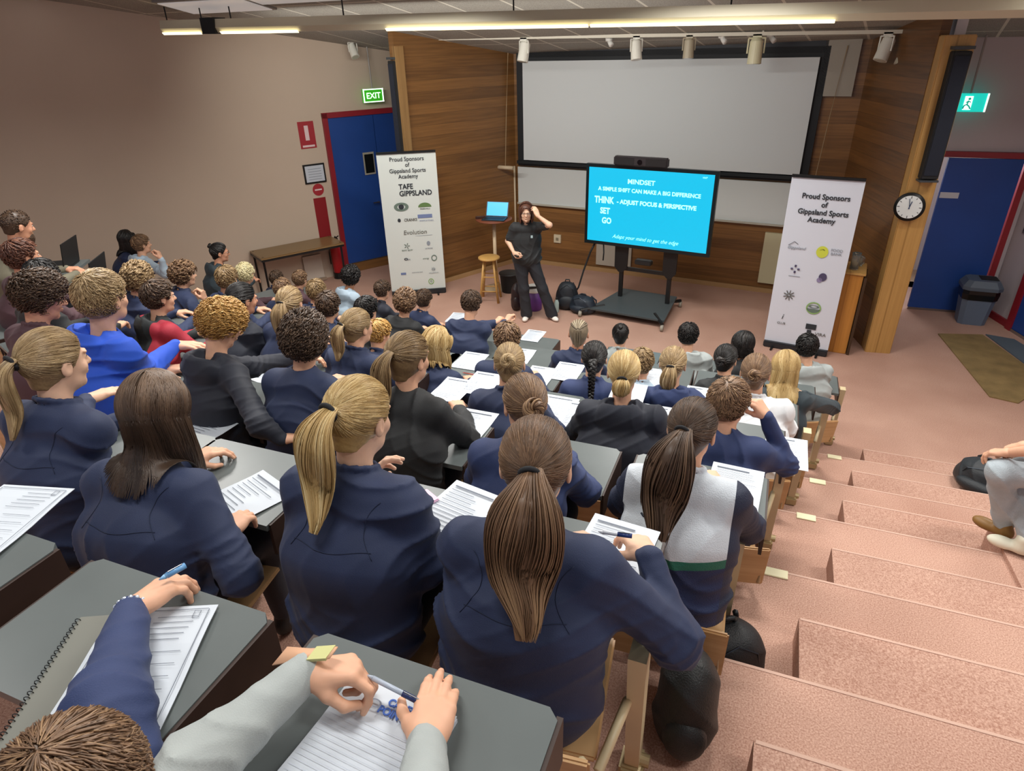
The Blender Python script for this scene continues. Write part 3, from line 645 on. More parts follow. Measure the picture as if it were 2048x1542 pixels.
# right rear doorway: frame, open leaf, bright lobby
D2=thing('door_2','x','door',(2.4,10.35,0))
for k_ in ('label','category'): del D2[k_]
D2['kind']='structure'
m=MB(); m.box((2.42,10.37,2.13),(1.3,.12,.07)); m.box((2.98,10.38,1.07),(.07,.12,2.15)); m.box((1.86,10.36,1.07),(.06,.12,2.15)); m.build('door_frame',redf,D2)
m=MB(); m.box((2.50,10.31,1.06),(.84,.045,2.06),rz=.055); lf=sub(m.build('door_leaf',blue,D2))
m=MB(); m.box((2.50,10.285,.018),(.84,.012,.03),rz=.055); m.build('kick_seal',steel,lf)
m=MB(); m.box((2.20,10.27,1.62),(.22,.01,.075),rz=.055); m.build('name_plate',mat('name_plate','c9cbd0',.4),lf)
m=MB(); m.box((2.1,12.3,1.3),(2.6,.05,2.6)); struct(m.build('wall_lobby',mat('lobby_wall','e9dfd0',.8)))
m=MB(); m.box((2.1,11.9,-.03),(2.6,1.2,.06)); struct(m.build('floor_lobby',mat('lobby_floor','c6a582',.8)))
D3=thing('door_3','x','door',tuple(RW(.9)))
for k_ in ('label','category'): del D3[k_]
D3['kind']='structure'
m=MB(); m.slab(RW(.52,0),RD.to_3d(),(0,0,1),.10,2.2,.06); m.slab(RW(1.62,0),RD.to_3d(),(0,0,1),.10,2.2,.06); m.slab(RW(.52,0,2.12),RD.to_3d(),(0,0,1),1.2,.09,.06); m.build('door_frame',redf,D3)
m=MB(); m.slab(RW(.62,0,.01),RD.to_3d(),(0,0,1),1.0,2.11,.035); lf=sub(m.build('door_leaf',blue,D3))
m=MB(); m.slab(RW(.62,.04,.0),RD.to_3d(),(0,0,1),1.0,.04,.012); m.build('kick_seal',steel,lf)
# ================================================================ FITTINGS
V3=Vector
def wallthing(name,label,cat,loc,group=None): return thing(name,label,cat,tuple(loc),group)
# projection screen
t=thing('projection_screen','large white projection screen with black border on the front wall','screen',(*P2(1.85,.12),1.75))
def SP(s,off,z): p=P2(s,off); return V3((p[0],p[1],z))
sd=V3((.9948,-.1015,0)); up=V3((0,0,1))
m=MB(); m.slab(SP(-.44,.06,1.70),sd,up,4.58,1.72,-.04); m.build('border',mat('screen_black','0e1218',.6),t)
m=MB(); m.slab(SP(-.31,.105,1.80),sd,up,4.34,1.49,-.006); m.build('canvas',mat('screen_white','d6dcde',.7),t)
m=MB(); m.slab(SP(-.44,.11,1.735),sd,up,4.58,.05,-.02); m.build('bottom_bar',mat('bar_dark','1b2226',.4),t)
m=MB(); m.slab(SP(-.40,.06,3.34),sd,up,4.50,.15,-.10); m.build('casing',mat('casing_navy','161b26',.5),t)
# whiteboard below
t=thing('whiteboard','wide white writing board below the projection screen behind the television','whiteboard',(*P2(1.85,.04),1.1))
m=MB(); m.slab(SP(-.46,.04,1.07),sd,up,4.58,.60,-.03); m.build('board',mat('whiteboard','d2d8d8',.35),t)
m=MB(); m.slab(SP(-.46,.075,1.05),sd,up,4.58,.025,-.03); m.build('pen_ledge',mat('ledge','b9b5a8',.4),t)
# screen hoist brackets + cords
for (s,of_,lab) in ((-.55,.26,'beige hoist bracket and cord left of the projection screen'),(4.22,.0,'beige hoist bracket and cord right of the projection screen')):
    t=thing('hoist_bracket',lab,'bracket',tuple(SP(s,.05,1.7)))
    m=MB(); m.cyl(SP(s-.16,.10+of_,1.70),SP(s+.16,.10+of_,1.70),.032); m.build('bar',mat('bracket_beige','c9b69a',.5),t,True)
    m=MB(); m.tube([SP(s+.02,.10+of_,1.72),SP(s+.06,.09+of_,2.6),SP(s+.11,.08+of_,3.42)],.006); m.build('cord',mat('cord_pale','a08a6a',.8),t)
t=thing('service_pole','slim pale pole running down the wall beside the presenter','pole',tuple(SP(-.52,.05,0)))
m=MB(); m.tube([SP(-.52,.05,0.05),SP(-.52,.05,1.68)],.018); m.build('pole',mat('bracket_beige','c9b69a',.5),t,True)
# column loudspeakers
def colspk(name,lab,c,rz,w_=.15):
    t=thing(name,lab,'loudspeaker',(c[0],c[1],2.12)); m=MB(); m.box((c[0],c[1],2.75),(w_,.12,1.24),rz=rz,bev=.008); m.build('cabinet',blackp,t)
    m=MB(); m.box((c[0]+.0*math.sin(rz),c[1],2.75),(w_*.8,.135,1.16),rz=rz); m.build('grille',mat('grille_navy','1c2230',.85,bump=.6,bscale=400),t)
    m=MB(); m.box((c[0],c[1],3.40),(w_*1.1,.14,.03),rz=rz); m.box((c[0],c[1],2.11),(w_*1.1,.14,.02),rz=rz); m.build('end_cap',dgrey,t)
colspk('column_speaker','tall black column loudspeaker on the post beside the left blue doors',(-5.24,8.86),-.5)
colspk('column_speaker','tall black column loudspeaker high on the pine post by the teal exit sign',(1.56,8.44),.15,.17)
# clock
cx=V3((1.46,8.45,1.82)); t=thing('wall_clock','round wall clock with black rim and white dial on the pine post','clock',tuple(cx)); cn=V3((-.15,-.988,0)).normalized(); cu=V3((.988,-.15,0))
m=MB(); m.cyl(cx,cx+cn*.035,.155,n=48); m.build('rim',blackm,t,True)
m=MB(); m.cyl(cx+cn*.03,cx+cn*.0375,.125,n=48); di=sub(m.build('dial',mat('dial','dfe6e6',.4),t))
m=MB()
for i in range(12): a_=i*math.pi/6; q=cx+cn*.039+(cu*math.sin(a_)+up*math.cos(a_))*.108; m.box(q,(.006,.003,.018 if i%3 else .026),rz=-.15,M=Matrix.Rotation(a_,4,'Y'))
m.build('hour_marks',ink,di)
for nm,a_,ln,wd in (('minute_hand',-.16,.095,.006),('hour_hand',.22,.065,.009)):
    dv=cu*math.sin(a_)+up*math.cos(a_); m=MB(); m.tube([cx+cn*.042-dv*.02,cx+cn*.042+dv*ln],wd/2,6); m.build(nm,mat('hand_blue','1e3c66',.4),di)
# exit signs
def exitsign(lab,c,u,n,colr,st,txt):
    t=thing('exit_sign',lab,'sign',tuple(c)); c=V3(c);u=V3(u).normalized();n=V3(n).normalized(); w_,h_=(.36,.20) if txt else (.40,.21)
    em=mat('sign_'+colr,colr,.5,emit=st); wh=mat('sign_white_'+colr,'eafff0',.5,emit=1.5)
    m=MB(); m.slab(c-u*w_/2-up*h_/2,u,up,w_,h_,.04); m.build('housing',em,t)
    m=MB(); f=c+n*.043
    for a0,b0,ww,hh in ((-w_/2,-h_/2,.02,h_),(w_/2-.02,-h_/2,.02,h_),(-w_/2,-h_/2,w_,.015),(-w_/2,h_/2-.015,w_,.015)): 
        if txt or ww<.03: m.slab(f+u*a0+up*b0,u,up,ww,hh,.002)
    m.build('border',wh,t)
    if txt: text('EXIT',.125,f+n*.002-up*.043,u,up,wh,t,off=.0012)
    else:
        m=MB(); g_=f+n*.003
        m.slab(g_-u*.05-up*.08,u,up,.085,.155,.001); m.build('door_symbol',wh,t)
        m=MB(); g_=g_+n*.003; q=lambda a,b:g_+u*a+up*b
        m.tube([q(-.005,.02),q(-.015,-.02),q(-.04,-.03),q(-.05,-.07)],.009,6); m.tube([q(-.015,-.02),q(.012,-.04),q(.03,-.07)],.009,6); m.tube([q(-.03,.0),q(-.008,.022),q(.02,.005)],.007,6); m.cyl(q(.0,.045)-n*.004,q(.0,.045)+n*.004,.015)
        m.build('running_figure',mat('sign_dark_teal','0aa08c',.5,emit=.8),t)
    m=MB(); m.tube([c+up*h_/2-n*-.02,V3((c.x,c.y,CZ(c.y)))],.012); m.build('conduit',mat('conduit','a39d98',.5),t)
exitsign('green glowing EXIT sign above the left blue double doors',LW(2.42,.10,2.85),LD.to_3d(),LN.to_3d(),'35a81e',.55,True)
exitsign('teal glowing exit sign with running figure above the right rear door',(2.1,10.2,2.76),(1,0,0),(0,-1,0),'12c4b4',1.0,False)
# fire signs, notice, extinguisher
t=thing('fire_sign','small red rectangular fire sign with white mark high on left wall','sign',tuple(LW(1.27,0,2.15)))
m=MB(); m.slab(LW(1.13,.0,2.14),LD.to_3d(),up,.26,.40,.006); m.build('plate',mat('sign_red','a82a34',.5),t)
m=MB(); m.slab(LW(1.225,.008,2.26),LD.to_3d(),up,.065,.22,.003); m.slab(LW(1.16,.008,2.16),LD.to_3d(),up,.20,.03,.003); m.build('mark',mat('sign_pinkwhite','e8cfd0',.5),t)
t=thing('framed_notice','black framed white notice on the left wall below the red sign','frame',tuple(LW(1.28,0,1.62)))
m=MB(); m.slab(LW(1.10,.0,1.60),LD.to_3d(),up,.36,.30,.02); m.build('frame',blackm,t)
m=MB(); m.slab(LW(1.125,.021,1.625),LD.to_3d(),up,.31,.25,.002); sh=sub(m.build('sheet',mat('notice','c9d0da',.4),t))
m=MB()
for i in range(5): m.slab(LW(1.17,.0235,1.66+.04*i),LD.to_3d(),up,.22,.008,.001)
m.build('print_lines',inkf,sh)
t=thing('fire_marker','round red fire marker over a tall red strip on left wall','sign',tuple(LW(1.27,0,.8)))
m=MB(); m.cyl(LW(1.30,.0,1.49),LW(1.30,.006,1.49),.095,n=32); m.build('disc',mat('sign_red','a82a34',.5),t)
m=MB(); m.slab(LW(1.24,.007,1.48),LD.to_3d(),up,.12,.022,.002); m.build('bar',mat('sign_pinkwhite','e8cfd0',.5),t)
m=MB(); m.slab(LW(1.19,.0,.62),LD.to_3d(),up,.21,.74,.005); m.build('strip',mat('strip_red','8c1820',.5),t)
ex=LW(1.38,.14,0); t=thing('fire_extinguisher','red fire extinguisher standing by the left blue doors','fire extinguisher',tuple(ex))
m=MB(); m.lathe([(.075,.10),(.085,.12),(.085,.52),(.07,.60),(.03,.65),(.028,.68)],ex,24); m.build('cylinder',mat('ext_red','b01e26',.3),t,True)
m=MB(); m.tube([ex+V3((0,0,.66)),ex+V3((.03,0,.72)),ex+V3((.10,-.04,.70))],.014); m.tube([ex+V3((0,0,.68)),ex+V3((.12,-.03,.75))],.010); m.build('lever',blackm,t)
m=MB(); m.tube([ex+V3((0,0,.67)),ex+V3((-.07,-.05,.62)),ex+V3((-.10,-.05,.45)),ex+V3((-.09,-.06,.25))],.011); m.build('hose',blackm,t,True)
m=MB(); m.cyl(ex+V3((0,0,0)),ex+V3((0,0,.10)),.095,.08); m.build('foot_ring',blackm,t)
# folding table
t=thing('side_table','rectangular wood topped table with black frame against left wall','table',tuple(LW(.66,.3,0)))
tz=.72
m=MB(); m.slab(LW(0,.04,tz),LD.to_3d(),LN.to_3d(),1.36,.56,.028); m.build('table_top',wood('table_wood','8f7148','b09062',.7,rough=.3),t)
m=MB(); m.slab(LW(.0,.045,tz-.035),LD.to_3d(),LN.to_3d(),1.36,.55,.03); m.build('frame',blackm,t)
for s_,o_ in ((.04,.09),(1.32,.09),(.04,.55),(1.32,.55)): m=MB(); p=LW(s_,o_,0); m.box((p.x,p.y,tz/2),(.028,.028,tz),rz=.5); m.build('leg',blackm,t)
t=thing('display_panel','pale flat panel leaning against the wall under the side table','panel',tuple(LW(1.1,.1,0)))
m=MB(); m.slab(LW(.82,.06,.05),LD.to_3d(),(V3((0,0,1))-LN.to_3d()*.08),.32,.40,.02); m.build('board',mat('panel_pale','c9bdb0',.6),t)
m=MB(); m.slab(LW(.80,.09,.01),LD.to_3d(),up,.36,.04,.03); m.build('foot',mat('panel_foot','a08a75',.6),t)
# light beam, ceiling
bx0,bx1,bY=-7.35,3.3,7.0; bz=3.755
t=thing('light_beam','long pale suspended light beam crossing the room below the ceiling','light fitting',(-2,bY,bz)); sl=-.012
bzf=lambda x:bz+(.012 if x<-2 else -.02)*0+(-2-x)*.014
m=MB(); R_=[]
for x in (bx0,bx1):
    z=bzf(x); R_.append([(x,bY-.09,z-.02),(x,bY-.06,z-.075),(x,bY+.06,z-.075),(x,bY+.09,z-.02),(x,bY+.07,z+.07),(x,bY-.07,z+.07)])
m.loft(R_); m.build('housing',mat('beam_paint','cdc6ac',.5),t)
for (xa,xb) in ((-7.33,-6.72),(-6.42,-5.3),(-4.15,-1.9),(-1.88,.28)):
    m=MB(); m.slab((xa,bY-.093,bzf(xa)-.062),(xb-xa,0,bzf(xb)-bzf(xa)),(0,.5,-.5),xb-xa,.035,-.004); m.build('tube_lamp',mat('tube_light','fff3c8',.5,emit=2.6),t)
m=MB(); m.box((-6.58,bY,bzf(-6.58)),(.20,.21,.17)); m.build('joint_box',blackp,t)
for x in (-7.3,-6.75,-6.3,-4.72,-2.7,-.6,1.6,3.1): m=MB(); m.cyl((x,bY,bzf(x)+.06),(x,bY,CZ(bY)),.008,n=6); m.build('hanger',blackp,t)
# recessed ceiling lights
for i,(x,y) in enumerate(TROFFERS[:2]+[(-5.2,6.75)]):
    t=thing('ceiling_light',['recessed white ceiling light nearest the left wall and light beam','recessed white ceiling light in the far upper left corner','recessed ceiling light beside the tiles above the light beam'][i],'ceiling light',(x,y,CZ(y)))
    A_=Matrix.Rotation(-math.atan(.17),4,'X')
    m=MB(); m.box((x,y,CZ(y)-.01),(1.3,.62,.03),rz=-.0,M=A_); m.build('frame',mat('troffer_frame','8d8883',.5),t)
    m=MB(); m.box((x,y,CZ(y)-.028),(1.22,.54,.012),M=A_); m.build('diffuser',mat('diffuser','cfc9c6',.5,emit=.35),t)
# track and spotlights
TY=9.55; tz=lambda x:3.60-(x+2.4)*.012
t=thing('spotlight_track','long pale spotlight track below the ceiling in front of the screen','track',(-2.4,TY,3.6))
m=MB(); m.box((-2.4,TY,3.6),(7.7,.05,.04),M=Matrix.Rotation(.012,4,'Y')); m.build('rail',mat('track_paint','d2cdbd',.5),t)
for x in (-6.0,-4.4,-2.4,-.4,1.4): m=MB(); m.cyl((x,TY,tz(x)),(x,TY,CZ(TY)),.012,n=6); m.build('hanger',mat('track_paint','d2cdbd',.5),t)
def spot(x,lab,tilt,yaw,y=TY,z=None,s=1.,col='e6e5db'):
    z=tz(x) if z is None else z
    t=thing('spotlight',lab,'spotlight',(x,y,z),None); c=V3((x,y,z-.17*s)); ax=V3((math.sin(yaw)*math.sin(tilt),-math.cos(yaw)*math.sin(tilt),-math.cos(tilt))); sd_=ax.cross(V3((0,0,1))); sd_=sd_.normalized() if sd_.length>.05 else V3((1,0,0))
    cm_=mat('spot_'+col,col,.45)
    m=MB(); m.cyl(c-ax*.10*s,c+ax*.12*s,.068*s,.075*s,n=24); m.cyl(c-ax*.13*s,c-ax*.10*s,.045*s,.066*s,n=24); bd=sub(m.build('lamp_body',cm_,t,False))
    m=MB(); m.cyl(c+ax*.121*s,c+ax*.124*s,.062*s,n=24); m.build('lens',mat('lens_glass','c9c7ba',.15),bd)
    m=MB()
    for q in (-1,1): m.tube([c+sd_*q*.086*s+ax*.02,c+sd_*q*.086*s-V3((0,0,.0))+V3((0,0,.13*s))],.009*s,6)
    m.tube([c-sd_*.086*s+V3((0,0,.13*s)),c+sd_*.086*s+V3((0,0,.13*s))],.009*s,6); m.tube([c+V3((0,0,.13*s)),V3((x,y,z))],.013*s,8); m.build('yoke',cm_,t)
    m=MB(); m.box((x,y,z-.02),(.09*s,.05,.035)); m.build('adapter',cm_,t)
spot(-6.35,'small white spotlight at the far left end of the track',.55,1.1,s=.85)
spot(-5.29,'white spotlight on the track above the left doors corner',.12,.3,s=1.0)
spot(-4.84,'brownish unlit spotlight hanging against the left wood panelling',.05,.2,s=.8,col='8f7a66',y=9.9,z=3.5)
spot(-3.54,'white spotlight in front of the upper left screen corner',.25,-.5,s=1.05)
spot(-1.96,'white spotlight over the left half of the screen, second from centre',.22,.7,s=.98)
spot(-1.28,'darker beige spotlight over the centre of the screen',.10,.4,s=.92,col='b0a690')
spot(-.46,'large cream spotlight over the right half of the screen',.06,.2,s=1.15,col='ddd9b8')
spot(.98,'white spotlight of the right pair, nearer the screen',.35,-.8,s=1.05)
spot(1.2,'beige spotlight of the right pair, lower and nearer the post',.35,-.7,s=.98,col='b9b2a0',z=3.49)
for (x,y,lab) in ((-7.55,9.0,'tiny white ceiling sensor beside the left wall'),(-.9,9.75,'small white ceiling camera above the screen'),(-.31,9.75,'small white ceiling sensor right of the big cream spotlight'),(-2.38,9.75,'small white dome on the ceiling above the screen')):
    t=thing('ceiling_sensor',lab,'sensor',(x,y,CZ(y))); m=MB(); m.cyl((x,y,CZ(y)),(x,y,CZ(y)-.04),.05,.045); m.build('mount',white,t,True); m=MB(); m.cyl((x,y,CZ(y)-.035),(x+.05,y-.05,CZ(y)-.085),.028,.035); m.build('head',white,t,True)
# switches etc
t=thing('light_switch','small dark switch plate on the wall right of the blue rear door','switch',tuple(RW(.22,0,1.25)))
m=MB(); m.slab(RW(.17,0,1.2),RD.to_3d(),up,.09,.14,.012); pl=sub(m.build('plate',mat('switch_grey','6d6a70',.5),t)); m=MB(); m.slab(RW(.19,.014,1.23),RD.to_3d(),up,.03,.06,.006); m.build('rocker',ink,pl)
t=thing('power_socket','white square socket plate on the wood wall beside the presenter','socket',tuple(SP(.28,.02,.45)))
m=MB(); m.slab(SP(.22,.03,.42),sd,up,.13,.14,-.03); pl=sub(m.build('plate',mat('socket','d8ccb0',.5),t)); m=MB(); m.slab(SP(.26,.036,.46),sd,up,.05,.05,-.004); m.build('outlet',mat('socket_dark','8d836c',.5),pl)
t=thing('wall_cabinet','pale vertical service cover on the front wall behind right banner','cabinet',tuple(SP(3.84,.05,.5)))
m=MB(); m.slab(SP(3.70,.055,.16),sd,up,.34,.78,-.05); m.build('cover',mat('cover_cream','cfc9a6',.5),t)
t=thing('floor_cover','pale low service cover on the wall behind the television stand','cabinet',tuple(SP(1.3,.04,.3)))
m=MB(); m.slab(SP(1.02,.035,.12),sd,up,.62,.62,-.03); m.build('cover',mat('cover_grey','b5ada0',.5),t)
# ---- television on stand
T0=V3((-2.45,9.04,0)); T1=V3((-.66,8.78,0)); tu=(T1-T0).normalized(); tn=V3((tu.y,-tu.x,0)); TC=(T0+T1)/2
tv=thing('television','large television on wheeled stand showing bright cyan slide','television',tuple(TC+V3((0,0,.9))))
m=MB(); m.slab(T0+V3((0,0,.95)),tu,up,1.81,1.11,-.06); m.build('case',mat('tv_teal_black','0b1a1f',.3),tv)
m=MB(); m.slab(T0+tu*.045+tn*.001+V3((0,0,1.00)),tu,up,1.72,1.015,.004); tvm=mat('tv_cyan','00c6f0',.3,emit=1.0); tvm.node_tree.nodes['Principled BSDF'].inputs['Base Color'].default_value=(.01,.02,.03,1); scr=sub(m.build('display',tvm,tv))
tw=mat('slide_text','9ffbff',.3,emit=1.0); q=lambda x,z:T0+tu*(.045+x)+tn*.012+V3((0,0,1.0+z))
text('MINDSET',.085,q(.76,.83),tu,up,tw,scr,off=.002,sx=1.1)
text('A SIMPLE SHIFT CAN MAKE A BIG DIFFERENCE',.072,q(.86,.715),tu,up,tw,scr,off=.002,sx=.96)
text('THINK',.125,q(.24,.545),tu,up,tw,scr,off=.004,sx=.75)
text('- ADJUST FOCUS & PERSPECTIVE',.078,q(.98,.555),tu,up,tw,scr,off=.003,sx=.98)
text('SET',.115,q(.26,.40),tu,up,tw,scr,off=.004,sx=.8); text('GO',.115,q(.29,.265),tu,up,tw,scr,off=.004,sx=.8)
text('Adapt your mind to get the edge',.075,q(.86,.07),tu,up,tw,scr,off=-.0005,shear=.4,sx=.95)
text('10:57',.03,q(1.60,.965),tu,up,tw,scr)
t=thing('video_bar','black conference camera bar on top of the television','camera',tuple(TC+V3((-.02,0,2.06))))
m=MB(); c=TC+V3((-.12,.0,2.125)); rz=math.atan2(tu.y,tu.x); m.box(c,(.74,.10,.12),rz=rz,bev=.015); m.build('body',mat('bar_brownblack','2a2326',.5),t)
m=MB(); m.cyl(c+tn*.05,c+tn*.062,.032,n=20); m.build('lens',mat('lens_dark','120d10',.1),t); m=MB(); m.slab(c+tn*.052-tu*.35-V3((0,0,.045)),tu,up,.27,.09,-.006); m.slab(c+tn*.052+tu*.08-V3((0,0,.045)),tu,up,.27,.09,-.006); m.build('speaker_grille',mat('grille_dk','1d191b',.9),t)
st=thing('television_stand','black wheeled television stand with sloping grey base shelf','stand',tuple(TC+V3((0,.2,0))))
bk=-tn; 
for s_ in (-.36,.36):
    b0=TC+tu*s_+bk*.14
    m=MB(); m.box(b0+V3((0,0,.80)),(.055,.045,1.5),rz=rz); m.build('upright',blackm,st)
    m=MB(); m.loft([[b0+tu*a+bk*b_+V3((0,0,z)) for a,b_ in ((-.05*w_,-.05),(.05*w_,-.05),(.05*w_,-.02),(-.05*w_,-.02))] for z,w_ in ((.98,2.0),(.62,1.9),(.55,.6))]); m.build('bracket',blackm,st)
m=MB(); m.box(TC+bk*.14+V3((0,0,.60)),(.78,.04,.05),rz=rz); m.build('cross_bar',blackm,st)
m=MB(); m.box(TC+bk*.10+V3((-.02,0,.74)),(.24,.10,.07),rz=rz,bev=.01); m.build('device_tray',mat('tray_blk','1a1c1e',.4),st)
m=MB(); m.loft([[TC+tu*a+bk*b_+V3((0,0,z)) for a,b_,z in ((-.62,-.42,.10+dz),(.50,-.42,.10+dz),(.42,.42,.16+dz),(-.42,.42,.16+dz))] for dz in (0,.025)]); m.build('base_shelf',mat('base_grey','3f474a',.5),st)
for a,b_ in ((-.72,-.50),(.50,-.50),(-.46,.50),(.46,.50)):
    e=TC+tu*a+bk*b_; s0=TC+tu*(a*.62)+bk*(b_*.5); m=MB(); m.tube([s0+V3((0,0,.13)),e+V3((0,0,.10))],.025,6); lg=sub(m.build('foot',blackm,st)); m=MB(); m.cyl(e+V3((-.02,0,.045)),e+V3((.02,0,.045)),.045,n=16); m.build('caster',mat('caster','9a9488',.4),lg,True)
t=thing('power_cable','black cable hanging from television down to the backpack','cable',tuple(T0+V3((.2,0,.9))))
m=MB(); m.tube([T0+tu*.15+bk*.06+V3((0,0,.96)),T0+tu*.08+bk*.04+V3((0,0,.8)),T0+tu*.0+V3((0,0,.52)),(-2.50,8.96,.28),(-2.62,8.93,.10),(-2.7,8.94,.02),(-2.85,9.0,.012)],.014); m.build('cable',blackp,t,True)
t=thing('hanging_cable','short black cable hanging straight down behind the television','cable',tuple(T0+V3((.3,.1,.9))))
m=MB(); m.tube([T0+tu*.28+bk*.05+V3((0,0,.96)),T0+tu*.29+bk*.05+V3((0,0,.82)),T0+tu*.28+bk*.06+V3((0,0,.70))],.010); m.build('cable',blackp,t,True)
# ---- banners
def banner(name,lab,A0,A1,h,lean):
    A0=V3(A0);A1=V3(A1); u=(A1-A0).normalized(); n=V3((u.y,-u.x,0)); up_=(up-n*lean).normalized(); W_=(A1-A0).length
    t=thing('roller_banner',lab,'banner',tuple((A0+A1)/2))
    m=MB(); m.box((A0+A1)/2+V3((0,0,.04)),(W_,.10,.08),rz=math.atan2(u.y,u.x),bev=.012); m.build('base_cassette',mat('cassette','23262b',.4),t)
    for s_ in (.15,.85): m=MB(); p=A0+u*W_*s_; m.tube([p+n*.14+V3((0,0,.015)),p-n*.14+V3((0,0,.015))],.014,6); m.build('foot',blackm,t)
    m=MB(); m.slab(A0+V3((0,0,.08)),u,up_,W_,h-.08,-.004); sh=sub(m.build('banner_sheet',mat('banner_white_'+name,'d3dad6' if name=='l' else 'd6dce8',.6),t))
    m=MB(); m.slab(A0+up_*(h-.005)+n*-.012,u,up_,W_,.03,.03); m.build('top_rail',blackm,t)
    m=MB(); p=(A0+A1)/2-n*.05; m.tube([p+V3((0,0,.05)),p+up_*h],.012,6); m.build('support_pole',steel,t)
    return t,sh,(lambda x,z:A0+u*(W_*x)+up_*z+n*.006),u,up_,n
dk=mat('print_dark','2c3138',.7); g1=mat('print_green','5f7d4a',.7); g2=mat('print_greygreen','66786e',.7); bl_=mat('print_blue','6f7fa8',.7); ye=mat('print_yellow','cdd64a',.7); pu=mat('print_purple','4d4766',.7); br=mat('print_taupe','5d5a52',.7)
def disc(sh,c,u,v,rx,ry,m_,name='emblem',hole=0,a0=0,a1=6.2832):
    m=MB(); n_=28; n=V3(u).cross(V3(v)); P=[c+V3(u)*rx*math.cos(a0+(a1-a0)*i/n_)+V3(v)*ry*math.sin(a0+(a1-a0)*i/n_) for i in range(n_+1)]
    I=[c+(p-c)*hole for p in P]
    V0=[m.bm.verts.new(p+n*.0005) for p in P];V1=[m.bm.verts.new(p+n*.0005) for p in I] if hole else None
    if hole:
        for i in range(n_): m.bm.faces.new((V0[i],V0[i+1],V1[i+1],V1[i]))
    else: m.bm.faces.new(V0[:-1] if a1-a0>6.28 else V0)
    return m.build(name,m_,sh)
def star(sh,c,u,v,r,m_,n=6,th=.008,r0=.25):
    m=MB(); nn=V3(u).cross(V3(v))
    for i in range(n): a=i*2*math.pi/n; d=V3(u)*math.cos(a)+V3(v)*math.sin(a); m.tube([c+d*r*r0+nn*.001,c+d*r+nn*.001],th,4)
    return m.build('emblem',m_,sh)
t,sh,q,u,v,n=banner('l','white roller banner of sponsors left of the presenter',(-5.44,8.44,0),(-4.70,8.88,0),2.17,0)
for i,s_ in enumerate(('Proud Sponsors','of','Gippsland Sports','Academy')): text(s_,.082,q(.50,2.06-.082*i),u,v,dk,sh,off=.001,sx=.95)
text('TAFE',.105,q(.32,1.66),u,v,dk,sh,align='LEFT',off=.003,sx=.9); text('GIPPSLAND',.105,q(.32,1.56),u,v,dk,sh,align='LEFT',off=.003,sx=.9)
disc(sh,q(.33,1.40),u,v,.11,.065,g2,hole=.55); disc(sh,q(.33,1.40),u,v,.04,.04,dk); 
disc(sh,q(.74,1.38),u,v,.10,.065,g1,a0=0,a1=3.14159); text('GREEN HILLS',.026,q(.74,1.345),u,v,dk,sh)
disc(sh,q(.27,1.20),u,v,.024,.028,dk); text('CRANKS',.06,q(.47,1.18),u,v,br,sh,off=.001,sx=.85)
m=MB(); m.slab(q(.60,1.215)+n*.0,u,v,.22,.055,-.001); m.build('logo_bar',bl_,sh); text('SPORTS & FITNESS',.026,q(.75,1.165),u,v,bl_,sh)
text('Evolution',.095,q(.53,.975),u,v,br,sh,shear=.1); m=MB(); m.slab(q(.53,.945),u,v,.26,.004,-.001); m.build('underline',inkf,sh)
star(sh,q(.36,.80),u,v,.045,g2,5,.005); text('BAW BAW',.035,q(.36,.72),u,v,g2,sh); disc(sh,q(.75,.82),u,v,.028,.035,inkf); text('LATROBE',.028,q(.75,.73),u,v,inkf,sh)
disc(sh,q(.32,.59),u,v,.03,.02,dk,hole=.5); text('RSM',.035,q(.36,.57),u,v,inkf,sh); text('energy',.035,q(.68,.57),u,v,g2,sh); disc(sh,q(.83,.58),u,v,.045,.05,g2,hole=.7)
m=MB(); m.slab(q(.20,.34),u,v,.08,.035,-.001); m.build('emblem',bl_,sh); text('community bank',.026,q(.50,.36),u,v,inkf,sh); star(sh,q(.80,.40),u,v,.035,inkf,8,.003); text('WELLINGTON',.024,q(.80,.33),u,v,inkf,sh)
disc(sh,q(.74,.20),u,v,.045,.048,mat('print_lime','8ab06a',.7),hole=.75); text('G',.05,q(.74,.185),u,v,g1,sh)
t,sh,q,u,v,n=banner('r','white roller banner of sponsors right of the television',(.19,8.30,0),(.94,8.19,0),2.13,-.02)
for i,s_ in enumerate(('Proud Sponsors','of','Gippsland Sports','Academy')): text(s_,.082,q(.52,1.90-.088*i),u,v,dk,sh,off=.002,sx=.95)
text('Gippsland',.05,q(.24,1.30),u,v,inkf,sh,shear=.3); m=MB(); m.tube([q(.12,1.34)+n*.001,q(.20,1.39)+n*.001,q(.26,1.36)+n*.001],.003,4); m.build('emblem',dk,sh)
disc(sh,q(.62,1.30),u,v,.065,.070,ye); disc(sh,q(.62,1.315),u,v,.03,.02,dk,a0=0,a1=3.14159); text('FOOD\nBANK',.045,q(.82,1.32),u,v,inkf,sh)
star(sh,q(.28,1.06),u,v,.05,pu,4,.011,.5); m=MB(); m.slab(q(.20,.965),u,v,.13,.006,-.001); m.build('caption_line',inkf,sh); disc(sh,q(.70,1.00),u,v,.045,.05,pu); disc(sh,q(.66,.96),u,v,.03,.03,mat('print_mauve','8d83a8',.7))
star(sh,q(.26,.72),u,v,.065,br,9,.005,.2); disc(sh,q(.66,.60),u,v,.085,.078,mat('print_lime','8ab06a',.7),hole=.8); disc(sh,q(.66,.59),u,v,.075,.05,g2,a0=3.14159,a1=6.2832); disc(sh,q(.66,.62),u,v,.06,.02,g2,hole=.6)
text('i',.10,q(.22,.40),u,v,dk,sh,shear=.2); text('CLUB',.04,q(.22,.33),u,v,br,sh)
